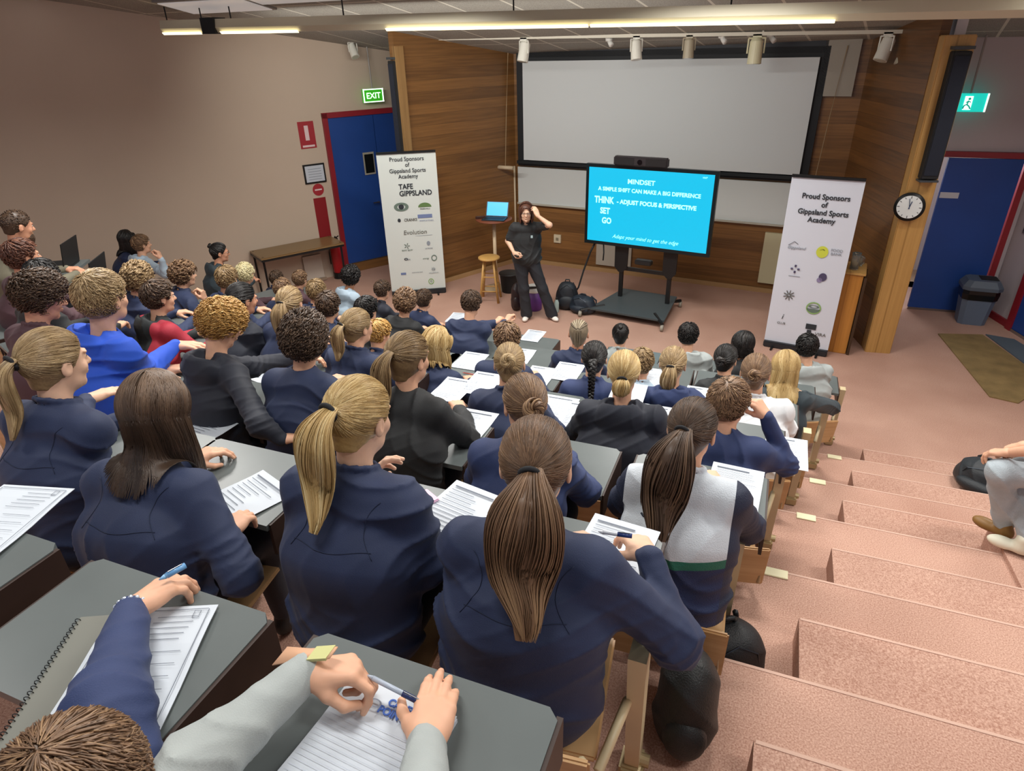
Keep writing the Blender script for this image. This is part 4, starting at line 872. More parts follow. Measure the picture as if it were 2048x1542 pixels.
m=MB(); m.slab(q(.60,.32)+n*.0,u,v,.12,.07,-.001); m.slab(q(.63,.24),u,v,.05,.07,-.001); m.build('emblem',dk,sh); text('VIRA',.06,q(.84,.25),u,v,br,sh)
# ---- lectern box behind right banner
t=thing('lectern_cabinet','tall orange-brown wooden lectern cabinet behind the right banner','cabinet',(1.02,8.55,0))
m=MB(); m.box((1.00,8.55,.51),(.36,.42,1.02),rz=-.1,bev=.006); bx=sub(m.build('body',wood('lectern_wood','a9702f','c98b3f',.5,vert=True,dark=.95),t))
m=MB(); m.box((1.00,8.55,1.035),(.40,.46,.03),rz=-.1,bev=.005); m.build('top',woodl,t); m=MB(); m.box((1.20,8.50,.5),(.03,.40,1.0),rz=-.1); m.build('side_panel',mat('lectern_dark_brown','3f2a16',.6),t)  # pine top; right side panel in a darker brown than the body
for i,(x,y,z,r,h,lab) in enumerate(((1.05,8.46,1.05,.05,.20,'clear glass jug standing on the lectern cabinet'),(1.12,8.62,1.05,.035,.12,'clear drinking glass at the back of the lectern cabinet'))):
    t=thing('glass_jug' if i==0 else 'drinking_glass',lab,'glassware',(x,y,z)); m=MB(); m.lathe([(r*.8,0),(r,.01),(r*.95,h*.8),(r*1.05,h),(r*.98,h),(r*.88,h*.8),(r*.9,.015)],(x,y,z),20); m.build('vessel',mat('glass','dfe6e6',.05,trans=.9,spec=.6),t,True)
    if i==0: m=MB(); m.tube([(x+r,y,z+.16),(x+r+.04,y,z+.15),(x+r+.045,y,z+.08),(x+r,y,z+.05)],.007,6); m.build('handle',mat('glass','dfe6e6',.05,trans=.9),t,True)
# ---- stool, high table, laptop, bin, bags
sc_=V3((-3.86,8.76,0)); t=thing('bar_stool','round pale wooden stool beside the presenter','stool',tuple(sc_)); ws=mat('stool_wood','c69a58',.4,var=.12,vscale=9)
m=MB(); m.lathe([(.15,0),(.165,.008),(.165,.028),(.15,.036)],sc_+V3((0,0,.66)),32); m.build('seat',ws,t,True)
for i in range(4):
    a=math.pi/4+i*math.pi/2+.25; d=V3((math.cos(a),math.sin(a),0)); m=MB(); m.tube([sc_+d*.10+V3((0,0,.66)),sc_+d*.20],[.016,.019],10); m.build('leg',ws,t,True)
for z,ks in ((.18,(0,2)),(.25,(1,3)),(.40,(0,2)),(.46,(1,3))):
    for i in ks:
        a=math.pi/4+i*math.pi/2+.25; r_=.10+.10*(1-z/.66); d=lambda a:sc_+V3((math.cos(a)*r_,math.sin(a)*r_,z)); m=MB(); m.tube([d(a),d(a+math.pi/2)],.010,8); m.build('rung',ws,t,True)
hc_=V3((-3.98,9.28,0)); t=thing('high_table','round reddish high table on slim pale pole with laptop','table',tuple(hc_))
m=MB(); m.lathe([(.26,0),(.285,.008),(.285,.022),(.26,.03)],hc_+V3((0,0,1.12)),40); m.build('table_top',mat('table_red','7b4530',.35),t,True)
m=MB(); m.cyl(hc_+V3((0,0,.03)),hc_+V3((0,0,1.12)),.028,n=16); m.build('pole',mat('pole_pale','cdb898',.4),t,True); m=MB(); m.lathe([(.20,0),(.20,.015),(.05,.035)],hc_,32); m.build('foot_plate',mat('pole_pale','cdb898',.4),t,True)
def laptop(lab,c,rz,open_=1.75,w_=.33,scrm=None,d_=.23,col=None):
    t=thing('laptop',lab,'laptop',tuple(c)); c=V3(c); M_=Matrix.Rotation(rz,4,'Z'); cm_=col or mat('laptop_dark','25343c',.4)
    m=MB(); m.box(c+V3((0,0,.010)),(w_,d_,.018),rz=rz,bev=.004); m.build('base',cm_,t)
    m=MB(); m.box(c+V3((0,0,.0200))-(M_@V3((0,.01,0))),(w_*.86,d_*.5,.003),rz=rz); m.build('keyboard',mat('keys','15181a',.6),t)
    hb=c+M_@V3((0,d_/2,.018)); th=open_; lid=M_@V3((0,-math.cos(th)*1.0,math.sin(th))); uu=M_@V3((1,0,0)); m=MB(); m.slab(hb-uu*w_/2,uu,lid,w_,d_*.98,.007); ld=sub(m.build('lid',cm_,t))
    nn=uu.cross(lid); m=MB(); m.slab(hb-uu*w_*.46+lid*.012+nn*.0071,uu,lid,w_*.92,d_*.9,.001) ; m.build('screen',scrm or mat('screen_off','0c0e10',.2),ld)
    return t,hb,uu,lid,nn
laptop('open laptop with glowing blue screen on the round high table',(-3.93,9.20,1.15),.10,2.0,.36,mat('laptop_blue','3ea6e8',.3,emit=.9))
t=thing('pencil_case','small dark brown case on the high table left of the laptop','case',(-4.17,9.22,1.15)); m=MB(); m.box((-4.17,9.20,1.165),(.16,.07,.035),rz=.5,bev=.01); m.build('body',mat('case_brown','3a1d14',.5),t); m=MB(); m.box((-4.17,9.20,1.184),(.13,.012,.004),rz=.5); m.build('zip',steel,t)
t=thing('waste_basket','black waste basket behind the wooden stool','bin',(-3.72,9.22,0)); m=MB(); m.lathe([(.12,0),(.125,.01),(.155,.30),(.162,.31),(.150,.31),(.118,.02)],(-3.72,9.22,0),28); m.build('basket',blackp,t,True); m=MB(); m.lathe([(.158,0),(.168,.004),(.168,.018),(.158,.022)],(-3.72,9.22,.295),28); m.build('rim',mat('rim_dk','262728',.5),t,True)
t=thing('storage_tub','purple plastic tub with white lid behind presenter legs','tub',(-3.08,8.60,0)); m=MB(); m.lathe([(.11,0),(.115,.008),(.125,.30),(.12,.30)],(-3.08,8.60,0),28); m.build('tub',mat('purple','6a3a86',.4),t,True); m=MB(); m.lathe([(.13,0),(.132,.01),(.132,.06),(.11,.075)],(-3.08,8.60,.29),28); m.build('lid',white,t,True); m=MB(); m.box((-3.06,8.50,.375),(.14,.05,.02),rz=.4,bev=.004); m.build('clip',blackm,t)
def sdfobj(name,prims,m_,par,h=.012,disp=None,cut=None):
    s=SDF()
    for p in prims:
        if p[0]=='r': s.rc(*p[1:5],k=p[5])
        else: s.el(p[1],A(*p[2]),p[4] if len(p)>4 else None,k=p[3])
    s.disp=disp; V,Q=s.mesh(h,cut=cut); return link(name,np_mesh(V,Q),m_,par)
wr=lambda a=.006,f=22:(lambda x:-a*(1-np.abs(np.sin(f*x[0]+1.7*f*x[2]*.6+2*np.sin(9*x[1]))))**2)
def bag(lab,c,sz,rz=0,col='1a1c20',tilt=0,name='backpack',strap=True,low=None):
    c=np.array(c,float); t=thing(name,lab,'bag',tuple(c)); Rz=np.array([[math.cos(rz),math.sin(rz),0],[-math.sin(rz),math.cos(rz),0],[0,0,1]]); Tm=np.array([[math.cos(tilt),0,-math.sin(tilt)],[0,1,0],[math.sin(tilt),0,math.cos(tilt)]])
    R=Tm@Rz; L=lambda x,y,z:c+A(x*sz[0],y*sz[1],z*sz[2])@R; cm_=mat('bag_'+col,col,.5,bump=.3,bscale=200)
    lowz=c[2]+.003
    ob=sdfobj('bag_body',[('e',L(0,0,.40),(sz[0]*.5,sz[1]*.5,sz[2]*.42),.05,R),('e',L(0,0,.72),(sz[0]*.40,sz[1]*.42,sz[2]*.28),.06,R),('e',L(0,0,.2),(sz[0]*.48,sz[1]*.48,sz[2]*.22),.05,R)],cm_,t,.010,wr(.008,16),lambda x:lowz-x[2]+x[0]*0+x[1]*0)
    s=MB(); fp=sdfobj('front_pocket',[('e',L(0,-.42,.32),(sz[0]*.36,sz[1]*.22,sz[2]*.24),.03,R)],cm_,t,.010,None,lambda x:lowz-x[2]+x[0]*0+x[1]*0)
    if strap:
        m=MB(); m.tube([L(-.1,.1,.97),L(-.08,.1,1.05),L(.08,.1,1.05),L(.1,.1,.97)],.010,6); m.build('handle',cm_,t,True)
        for q in (-1,1): m=MB(); m.tube([L(q*.22,.40,.88),L(q*.34,.62,.6),L(q*.36,.60,.3),L(q*.38,.4,.06)],.013,6); m.build('strap',cm_,t,True)
        m=MB(); m.tube([L(-.34,-.34,.45),L(-.25,-.38,.80),L(0,-.36,.95),L(.25,-.38,.80),L(.34,-.34,.45)],.0035,5); m.build('zip',mat('zip','4a5058',.4,1),t)
    return t
bag('black and grey backpack on the floor right of the presenter legs',(-2.62,8.78,0),(.34,.24,.42),.2,'20262d'); 
bag('dark padded sports bag beside the backpack right of the presenter',(-2.36,8.70,0),(.42,.26,.26),-.2,'1d2733',name='sports_bag')
bag('slim dark maroon-black bag standing left of the presenter legs',(-3.33,8.50,0),(.14,.20,.42),.3,'241619',strap=False,name='tote_bag')
t=thing('water_bottle','clear pale water bottle standing between the backpack and presenter','bottle',(-2.72,8.60,0)); m=MB(); m.lathe([(.03,0),(.035,.01),(.035,.15),(.02,.19),(.016,.20)],(-2.72,8.58,0),18); m.build('bottle_body',mat('bottle_pale','a9bdb9',.25),t,True); m=MB(); m.cyl((-2.72,8.58,.20),(-2.72,8.58,.23),.017); m.build('cap',blackm,t,True)
# ---- bin, mats
bc=V3((2.80,9.98,0)); t=thing('pedal_bin','grey blue rubbish bin with black liner by rear blue door','bin',tuple(bc)); bm_=mat('bin_grey','66768a',.5)
rr=lambda w_,d_,z:[bc+V3((x*w_,y*d_,z)) for x,y in ((-.5,-.35),(-.35,-.5),(.35,-.5),(.5,-.35),(.5,.35),(.35,.5),(-.35,.5),(-.5,.35))]
m=MB(); m.loft([rr(.32,.26,0),rr(.40,.33,.42)]); m.build('tub',bm_,t); m=MB(); m.loft([rr(.41,.34,.36),rr(.43,.36,.44),rr(.42,.35,.50)]); m.build('liner',mat('liner','0d0f12',.25),t)
m=MB(); m.loft([rr(.46,.38,.495),rr(.46,.38,.54),rr(.36,.30,.62)]); ld=sub(m.build('lid',mat('bin_lid','56626f',.45),t)); m=MB(); m.box(bc+V3((.07,.02,.622)),(.20,.18,.01)); m.build('opening',blackp,ld)
t=thing('coir_mat','long olive brown doormat on the carpet by right doors','mat',(2.6,8.8,0)); m=MB(); m.prism([(2.33,9.36),(2.86,9.50),(3.24,8.2),(2.80,7.55),(2.55,7.62)],.002,.014); m.build('mat',mat('coir','8a7348',.95,bump=.8,bscale=120,var=.2,vscale=5),t)
t=thing('rubber_mat','dark grey rubber mat against the right door frame','mat',(3.1,8.8,0)); m=MB(); m.prism([(2.90,9.52),(3.20,9.45),(3.75,7.9),(3.28,8.1)],.002,.016); m.build('mat',mat('rubber','56616a',.8,bump=.4,bscale=150),t)
# ================================================================ SEATING
deskm=mat('desk_grey','5f6666',.33,var=.05,vscale=6,spec=.5); sidem=mat('desk_side','33231d',.5); DY=[6.09,5.2,4.27,3.37,2.43,1.55,.69]
def desk(who,x,k,w_=.54,rz=0,y=None,d_=.36):
    yf=DY[k-1] if y is None else y; z=.3*(k-1); zt=z+.72
    t=thing('writing_desk','grey writing desk in front of '+('the ' if not who.startswith('empty') else '')+who,'desk',(x,yf-.2,z),None)
    M_=Matrix.Translation((x,yf-.0,0))@Matrix.Rotation(rz,4,'Z'); q=lambda a,b:tuple((M_@V3((a,b,0))).xy)
    m=MB(); m.prism([q(-w_/2,-d_),q(w_/2,-d_),q(w_/2,-.02),q(w_/2-.02,0),q(-w_/2+.02,0),q(-w_/2,-.02)],zt-.022,zt); m.build('desk_top',deskm,t)
    for s_ in (-1,1): m=MB(); a=s_*(w_/2-.004); m.prism([q(a,-d_+.01),q(a+s_*.012,-d_+.01),q(a+s_*.012,-.01),q(a,-.01)] if s_>0 else [q(a-.012,-d_+.01),q(a,-d_+.01),q(a,-.01),q(a-.012,-.01)],zt-.125,zt-.003); m.build('side_panel',sidem,t)
    m=MB(); m.prism([q(-w_/2,-.025),q(w_/2,-.025),q(w_/2,-.008),q(-w_/2,-.008)],zt-.12,zt-.022); m.build('front_panel',sidem,t)
    m=MB(); a,b=M_@V3((0,-.03,0)),M_@V3((0,-.03,0)); m.cyl((a.x,a.y,z),(a.x,a.y,zt-.03),.022,n=10); m.cyl((a.x,a.y,z),(a.x,a.y,z+.012),.05,n=14); m.build('pedestal',beige,t,True)
    return t
def seat(who,x,y,k,az,back=True):
    z=.3*(k-1); t=thing('lecture_seat','plywood lecture seat under the '+who,'seat',(x,y,z),None); rz=-math.radians(az); M_=Matrix.Rotation(rz,4,'Z'); c=V3((x,y,0)); L=lambda a,b,h:c+M_@V3((a,b,h))
    m=MB(); m.box(L(0,.14,z+.405),(.42,.40,.018),rz=rz,bev=.006); m.build('seat_pan',woodp,t)
    m=MB(); m.box(L(0,-.185,z+.50),(.42,.016,.24),rz=rz,M=Matrix.Rotation(.12,4,'X'),bev=.006); m.build('backrest',woodp,t)
    m=MB()
    for s_ in (-.19,.19): m.tube([L(s_,-.185,z+.60),L(s_,-.18,z+.40),L(s_,-.10,z+.39)],.010,6)
    m.tube([L(-.19,.0,z+.385),L(.19,.0,z+.385)],.014,6); m.tube([L(0,0,z+.385),L(0,0,z)],.024,8); m.build('support_frame',beige,t,True)
post_x=[.88,.66,.45,.27,.08,-.14]
post_y=[6.08,5.13,4.14,3.24,2.18,1.28]
for k in range(6):
    x,y,z=post_x[k],post_y[k],.3*k
    t=thing('end_post','beige metal end post of the '+['front row','second row','third row','fourth row','fifth row','sixth row, nearest the camera'][k]+' at the aisle','post',(x,y,z))
    m=MB(); m.loft([[(x-.022,y-.03,z+.05),(x+.022,y-.03,z+.05),(x+.022,y+.03,z+.05),(x-.022,y+.03,z+.05)],[(x-.024,y-.14,z+.66),(x+.024,y-.14,z+.66),(x+.024,y-.07,z+.66),(x-.024,y-.07,z+.66)]]); m.build('post',beige,t)
    m=MB(); m.box((x,y-.005,z+.03),(.075,.09,.06),bev=.008); m.cyl((x+.02,y,z+.06),(x+.05,y,z+.06),.02,n=12); m.build('foot_clamp',mat('clamp','b8a67f',.35,.4),t)
    m=MB(); m.tube([(x-.05,y-.30,z+.42),(x-.02,y-.10,z+.45),(x,y-.06,z+.35)],.014,6); m.build('seat_arm',beige,t,True)
for i in range(5):
    y=AY[i]; z=.3*(i+1); x=[.85,.64,.50,.30,.02][i]
    t=thing('step_marker','pale strip on the step edge beside the '+['second','third','fourth','fifth','sixth'][i]+' row post','marker',(x,y-.02,z))
    m=MB(); m.box((x,y-.028,z+.004),(.11,.055,.008),bev=.002); m.box((x,y+.002,z-.010),(.11,.006,.030)); m.build('strip',mat('marker_cream','e8e2bd',.5),t)
# bags along the aisle
bag('black backpack with navy side on the step below the cream strip',(.10,1.96,1.2),(.33,.24,.31),.5,'15181c')
bag('soft black leather bag hanging beside the near beige post',(-.01,1.46,1.5),(.19,.24,.36),.1,'191b1b',strap=False,name='leather_bag')
bag('dark grey backpack lying on the steps right of the aisle',(1.93,5.25,.3),(.44,.32,.24),-.6,'20262b')
# ================================================================ PEOPLE
def stripes(PV,rb,Nf,T,NB):
    m=mat('cloth_panelled_jacket','2a3a5f',.65,bump=.3,bscale=240); nt,N,L,b=nodes(m); g=N.new('ShaderNodeNewGeometry'); 
    def dot(v,o):
        d=N.new('ShaderNodeVectorMath'); d.operation='DOT_PRODUCT'; L.new(g.outputs['Position'],d.inputs[0]); d.inputs[1].default_value=tuple(v); return mathn(nt,'SUBTRACT',d.outputs['Value'],float(np.dot(v,o)))
    hT=dot(T,PV); hx=dot(rb,PV); hh=mathn(nt,'ADD',hT,mathn(nt,'MULTIPLY',mathn(nt,'ABSOLUTE',hx),-.10))
    w1=mathn(nt,'GREATER_THAN',hh,.235); w2=mathn(nt,'GREATER_THAN',hh,.20); nw=mathn(nt,'LESS_THAN',mathn(nt,'ABSOLUTE',mathn(nt,'ADD',hx,.015)),.185)
    w1=mathn(nt,'MULTIPLY',w1,nw)
    c=mixc(nt,w2,srgb('1b2a50'),srgb('1f6a58')); c=mixc(nt,w1,c,srgb('ccd4dc')); c=mixc(nt,nw,srgb('20283f'),c)
    L.new(c,b.inputs['Base Color']); return m
def redblack(PV,rb,Nf,T,NB):
    m=mat('cloth_red_black','b02a3a',.7,bump=.2,bscale=300); nt,N,L,b=nodes(m); g=N.new('ShaderNodeNewGeometry'); d=N.new('ShaderNodeVectorMath'); d.operation='DOT_PRODUCT'; L.new(g.outputs['Position'],d.inputs[0]); d.inputs[1].default_value=tuple(rb)
    hx=mathn(nt,'SUBTRACT',d.outputs['Value'],float(np.dot(rb,PV))); f=mathn(nt,'LESS_THAN',mathn(nt,'ABSOLUTE',mathn(nt,'ADD',hx,.02)),.115); L.new(mixc(nt,f,srgb('a8283a'),srgb('1d2224')),b.inputs['Base Color']); return m
X={}
def per(pid,who,label,**kw):
    kw.setdefault('group',None); top=HEAD[pid]; k=ROW[pid]; fz=.3*(k-1)
    if 'az' not in kw: kw['az']=.6*math.degrees(math.atan2(-2.0-top[0],8.6-top[1]))
    sk_=kw.pop('noseat',False); dk_=kw.pop('desk',True); dx=kw.pop('dx',0)
    r,info=person(pid,label,top,fz,**kw); X[pid]=info
    if dk_: desk(who,info['PV'][0]+dx+.0,k,y=None if top[0]>-3.7 else DY[k-1]+(-3.7-top[0])*.36,rz=0 if top[0]>-3.7 else -.35)
    if not sk_: seat(who,info['PV'][0],info['PV'][1],k,kw['az'])
    return r
def W_(px,k=None): return px
HEAD={'xx': (-0.434, 1.211, 2.77), 'yy': (-0.959, 1.24, 2.78), 'zz': (-1.627, 1.156, 2.71), 'lb': (-2.143, 1.239, 2.77), 'ww': (-0.137, 1.984, 2.47), 'gg': (-0.744, 1.971, 2.47), 'dd': (-1.365, 2.18, 2.47), 'hh': (-1.94, 2.222, 2.47), 'o': (-2.457, 2.221, 2.47), 'e': (-3.009, 2.072, 2.62), 'd': (-3.579, 2.12, 2.54), 'c': (-4.072, 2.472, 2.46), 'b': (-4.66, 2.761, 2.47), 'a': (-5.398, 3.238, 2.52), 'vv': (-0.044, 2.776, 2.17), 'nn': (-0.567, 2.925, 2.17), 'ff': (-1.158, 2.839, 2.17), 'cc': (-1.971, 3.52, 1.87), 'aa': (-2.227, 3.022, 2.17), 'p': (-2.889, 3.238, 2.17), 'n': (-3.264, 3.195, 2.17), 'g': (-3.852, 3.045, 2.17), 'f': (-4.344, 3.309, 2.17), 'ss': (0.069, 3.782, 1.87), 'pp': (-0.418, 3.727, 1.87), 'kk': (-0.903, 3.655, 1.87), 'ee': (-1.54, 3.742, 1.87), 'bb': (-2.426, 3.52, 1.87), 't': (-2.765, 3.903, 1.87), 'y': (-3.125, 3.917, 1.87), 'l': (-4.407, 4.205, 1.87), 'j': (-4.904, 4.192, 1.87), 'tt': (0.278, 4.532, 1.57), 'qq': (-0.137, 4.557, 1.57), 'mm': (-0.702, 4.27, 1.57), 'jj': (-1.293, 4.677, 1.57), 'w': (-2.412, 5.017, 1.57), 'u': (-3.017, 4.883, 1.57), 'x': (-4.0, 4.874, 1.57), 'z3': (-4.344, 4.799, 1.57), 'm': (-5.086, 5.114, 1.57), 'k': (-5.968, 5.677, 1.57), 'i': (-7.194, 5.669, 1.57), 'h': (-7.572, 5.785, 1.57), 'uu': (0.483, 5.666, 1.27), 'rr': (-0.041, 5.541, 1.27), 'oo': (-0.518, 5.6, 1.27), 'll': (-1.101, 5.411, 1.27), 'v': (-3.28, 5.684, 1.27), 's': (-3.867, 5.806, 1.27), 'r': (-4.332, 5.911, 1.36), 'z1': (-5.422, 5.923, 1.2), 'z2': (-4.881, 5.702, 1.32), 'G': (-0.5, -0.06, 3.02), 'bl': (-0.723, 0.217, 2.79)}
ROW={'xx': 6, 'yy': 6, 'zz': 6, 'lb': 6, 'ww': 5, 'gg': 5, 'dd': 5, 'hh': 5, 'o': 5, 'e': 5, 'd': 5, 'c': 5, 'b': 5, 'a': 5, 'vv': 4, 'nn': 4, 'ff': 4, 'cc': 3, 'aa': 4, 'p': 4, 'n': 4, 'g': 4, 'f': 4, 'ss': 3, 'pp': 3, 'kk': 3, 'ee': 3, 'bb': 3, 't': 3, 'y': 3, 'l': 3, 'j': 3, 'tt': 2, 'qq': 2, 'mm': 2, 'jj': 2, 'w': 2, 'u': 2, 'x': 2, 'z3': 2, 'm': 2, 'k': 2, 'i': 2, 'h': 2, 'uu': 1, 'rr': 1, 'oo': 1, 'll': 1, 'v': 1, 's': 1, 'r': 1, 'z1': 1, 'z2': 1, 'G': 7, 'bl': 7}
# --- sixth row (nearest)
per('xx','girl with the long wavy brown ponytail','girl with long wavy brown ponytail in navy jacket holding a pen, nearest the camera',haz=-13,hp=14,az=-6,near=2,hs='pony',hc='brown',hair2='tips',tie=(0,-1,.02),L=.47,pr=.058,topc='navy',puff=1.08,sc=1.0,skin='d',arms={1:dict(w=(-0.158,1.320,2.350),e=(-0.056,1.198,2.200),d=(-.45,.6,-.1),h='relax',b=(.3,-.2,1)),-1:dict(w=(-0.403,1.312,2.330),d=(.9,.5,0),h='relax',b=(-.2,.1,1))})
per('yy','girl with the honey blonde ponytail','girl with honey blonde ponytail and black tie in navy jacket, turned to the right',haz=6,hp=16,az=-4,near=2,hs='pony',hc='blonde',tie=(0,-.93,.18),L=.40,pr=.038,topc='navy',puff=1.08,skin='d',arms={1:dict(w=(-0.872,1.279,2.360),e=(-0.745,1.195,2.260),d=(-.6,.5,.4),b=(.6,-.2,.6)),-1:dict(w=(-1.028,1.314,2.340),d=(.2,.6,.7),b=(-.5,0,.5))})
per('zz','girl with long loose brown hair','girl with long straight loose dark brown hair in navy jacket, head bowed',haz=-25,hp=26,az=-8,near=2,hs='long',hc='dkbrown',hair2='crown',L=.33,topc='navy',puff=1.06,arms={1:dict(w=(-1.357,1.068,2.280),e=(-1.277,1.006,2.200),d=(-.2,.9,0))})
per('lb','girl with pale blonde ponytail at far left','girl in profile with sandy blonde ponytail in navy jacket at the left edge',haz=8,hp=8,az=-4,near=2,hs='pony',hc='dirty',tie=(0,-1,.08),L=.30,pr=.026,topc='navy',face=True,puff=1.05,skin='d',arms={1:dict(w=(-2.452,1.481,2.320),e=(-2.149,1.184,2.280),d=(.2,.8,0),h='flat')})
# --- seventh row
per('bl','writer with the crown of brown hair','student seen only as brown crown of hair with navy sleeve, bottom left corner',haz=-30,hp=30,az=-12,near=2,hs='short',hc='brown',topc='navy2',puff=1.22,desk=False,arms={1:dict(w=(-1.058,0.574,2.575),e=(-0.875,0.382,2.610),d=(.12,1,-.05),h='relax',b=(-.1,0,1)),-1:dict(w=(-1.375,0.239,2.560),d=(.3,.9,0))})
per('G','writer in grey sleeves','student in light grey sleeves whose hands hold a pencil over the notepad',haz=-12,hp=10,az=-6,near=1,hs='short',hc='brown',topc='grey',desk=False,collar=False,arms={-1:dict(w=(-0.616,0.557,2.610),e=(-0.678,0.370,2.600),d=(.85,.45,-.03),h='grip',b=(-.35,.1,.9)),1:dict(w=(-0.377,0.531,2.575),e=(-0.298,0.366,2.620),d=(-.28,1,-.08),h='flat',b=(.1,0,1))})
# --- fifth row
per('ww','girl in the white panelled jacket','girl with long brown ponytail in navy jacket with white and green back panel',haz=9,hp=14,az=-2,near=1,hs='pony',hc='dkbrown',tie=(-.05,-1,.02),L=.52,pr=.056,jacket=stripes,puff=1.10,dx=.02)
per('gg','girl with the twisted brown bun','girl with twisted brown bun in navy jacket, fifth row beside the panelled jacket',haz=-36,hp=14,near=1,hs='bun',hc='brown',tie=(0,-1,-.12),pr=.036,topc='navy2')
per('dd','girl in the plain black jumper','girl in black jumper with half tied light brown hair turned right',haz=14,hp=8,near=1,hs='half',hc='ltbrown',tie=(0,-.95,.25),L=.34,pr=.034,topc='black',face=True,collar=False)
per('hh','boy with dark wavy hair','boy with dark wavy hair in round necked navy jumper, fifth row centre left',haz=-22,hp=8,near=1,hs='curly',hc='dkbrown',topc='navy',collar=False,sc=1.0)
per('o','boy with curly golden blond hair','boy with curly golden blond hair in dark navy hoodie looking down',haz=26,hp=32,az=8,near=1,hs='curly',hc='ginger',topc='dknavy',hood=1,face=True,arms={-1:dict(w=(-2.373,2.653,2.000),e=(-2.381,2.283,2.100),d=(.9,.5,-.1)),1:dict(w=(-1.907,1.914,1.980),e=(-2.002,1.898,2.050),d=(.5,.8,0))})
per('e','boy in the royal blue hoodie','boy with straight blond hair in bright royal blue hoodie',haz=-4,hp=4,az=10,near=1,hs='short',hc='dirty',topc='royal',hood=1,face=True,sc=1.1,puff=1.15,arms={1:dict(w=(-3.089,2.461,2.050),e=(-3.061,2.202,2.000),d=(.9,.3,0),h='flat')})
per('d','boy in glasses with dark fluffy hair','boy wearing dark glasses with fluffy dark brown hair, looking down at left edge',haz=22,hp=22,az=6,near=1,hs='curly',hc='dkbrown',topc='maroon',face=True,glasses=True,skin='b',sc=1.05)
per('c','student with flat black hair','student with flat black hair half hidden behind the boy in glasses',haz=-30,hp=20,hs='short',hc='black',topc='black')
per('b','boy with short dark hair in profile','boy in profile with short dark brown hair behind the black haired student',haz=12,hp=4,hs='short',hc='auburn',topc='maroon',face=True,skin='b')
per('a','bearded man','bearded man with cropped greying hair in olive shirt by left wall',haz=14,hp=14,hs='buzz',hc='dkbrown',topc='olive',face=True,beard=True,skin='b',desk=False,sc=1.0)
# --- fourth row
per('vv','boy with raised right hand','boy with short cropped brown hair in navy jumper, right hand raised to face',haz=24,hp=8,near=1,hs='short',hc='brown',topc='navy2',collar=False,arms={1:dict(w=(0.132,2.840,1.980),e=(0.260,2.858,1.720),d=(-.5,.1,.55),h='grip',b=(.6,-.4,.3))})
per('nn','girl with the low blonde knot','girl with smooth blonde hair in low knot and dark navy hoodie',haz=-8,hp=18,near=1,hs='pony',hc='blonde',tie=(0,-.85,-.42),L=.13,pr=.030,topc='dknavy',hood=1,puff=1.12)
per('ff','girl with the golden braided bun','girl with small golden braided bun at back of head in navy jacket',haz=-18,hp=10,near=1,hs='bun',hc='dirty',tie=(0,-.95,.22),pr=.034,topc='navy')
per('cc','girl with loose blonde hair beside black jumper','girl with loose blonde hair mostly hidden right of the black jumper girl',haz=20,hp=20,hs='long',hc='blonde',L=.18,topc='navy')
per('aa','girl with caramel ponytail in centre','girl with caramel blonde ponytail curving over navy jacket, centre of the crowd',haz=16,hp=8,near=1,hs='pony',hc='dirty',tie=(0,-1,.08),L=.26,pr=.034,topc='navy',face=True)
per('p','girl with wavy sandy ponytail','girl with high wavy sandy ponytail behind the boy with dark wavy hair',haz=-10,hp=6,hs='pony',hc='dirty',tie=(0,-.93,.1),L=.28,pr=.042,topc='navy')
per('n','student with tied black hair in profile','student in profile with tied back black hair and navy jacket',haz=20,hp=12,hs='bun',hc='black',tie=(0,-1,-.1),pr=.02,topc='dknavy',face=True,skin='b')
per('g','boy in the red and black hoodie','boy with dark brown hair in red and black hoodie',haz=22,hp=6,hs='short',hc='dkbrown',topc='red',jacket=redblack,hood=1,face=True)
per('f','boy with light curly hair','boy with light brown curly hair in navy jumper above the red hoodie',haz=-20,hp=8,hs='curly',hc='ltbrown',topc='navy')
# --- third row
per('ss','student in the white shirt','girl in white shirt with neat brown bun beside the aisle',haz=2,hp=8,hs='bun',hc='brown',tie=(0,-1,-.05),pr=.034,topc='white',puff=1.1,sc=1.0,near=1)
per('pp','girl with side swept blonde ponytail','girl with side swept blonde ponytail in navy hoodie beside the white shirt',haz=0,hp=12,hs='pony',hc='dirty',tie=(0,-1,-.1),L=.26,pr=.032,topc='navy2',hood=1)
per('kk','girl with the dark plait','girl with one thin dark plait down her navy jacket',haz=-10,hp=10,hs='braid',hc='black',tie=(0,-.95,-.1),L=.30,pr=.028,topc='navy2')
per('ee','student with plain brown cropped hair','student with plain round brown hair low behind the golden bun',haz=-15,hp=24,hs='short',hc='brown',topc='navy')
per('bb','small fair student behind caramel ponytail','small fair haired student just right of the caramel ponytail girl',haz=25,hp=20,hs='short',hc='ginger',topc='navy',sc=.8,face=True)
per('t','student with short black hair','student with short black hair below the pale blue hoodie',haz=10,hp=12,hs='short',hc='black',topc='black',sc=.85)
per('y','boy with dark cropped hair','boy with dark cropped hair in navy jumper right of sandy ponytail',haz=-14,hp=8,hs='short',hc='dkbrown',topc='navy')
per('l','student with loose light brown hair','student with straight light brown hair beside the white blond head',haz=-20,hp=10,hs='short',hc='ltbrown',topc='navy')
per('j','boy resting a fist on his cheek','boy with wavy brown hair in navy jumper resting fist on cheek',haz=26,hp=6,hs='curly',hc='brown',topc='navy',face=True,arms={1:dict(w=(-4.545,4.041,1.600),e=(-4.439,3.926,1.420),d=(-.2,.1,1),h='grip',b=(.7,.3,0))})
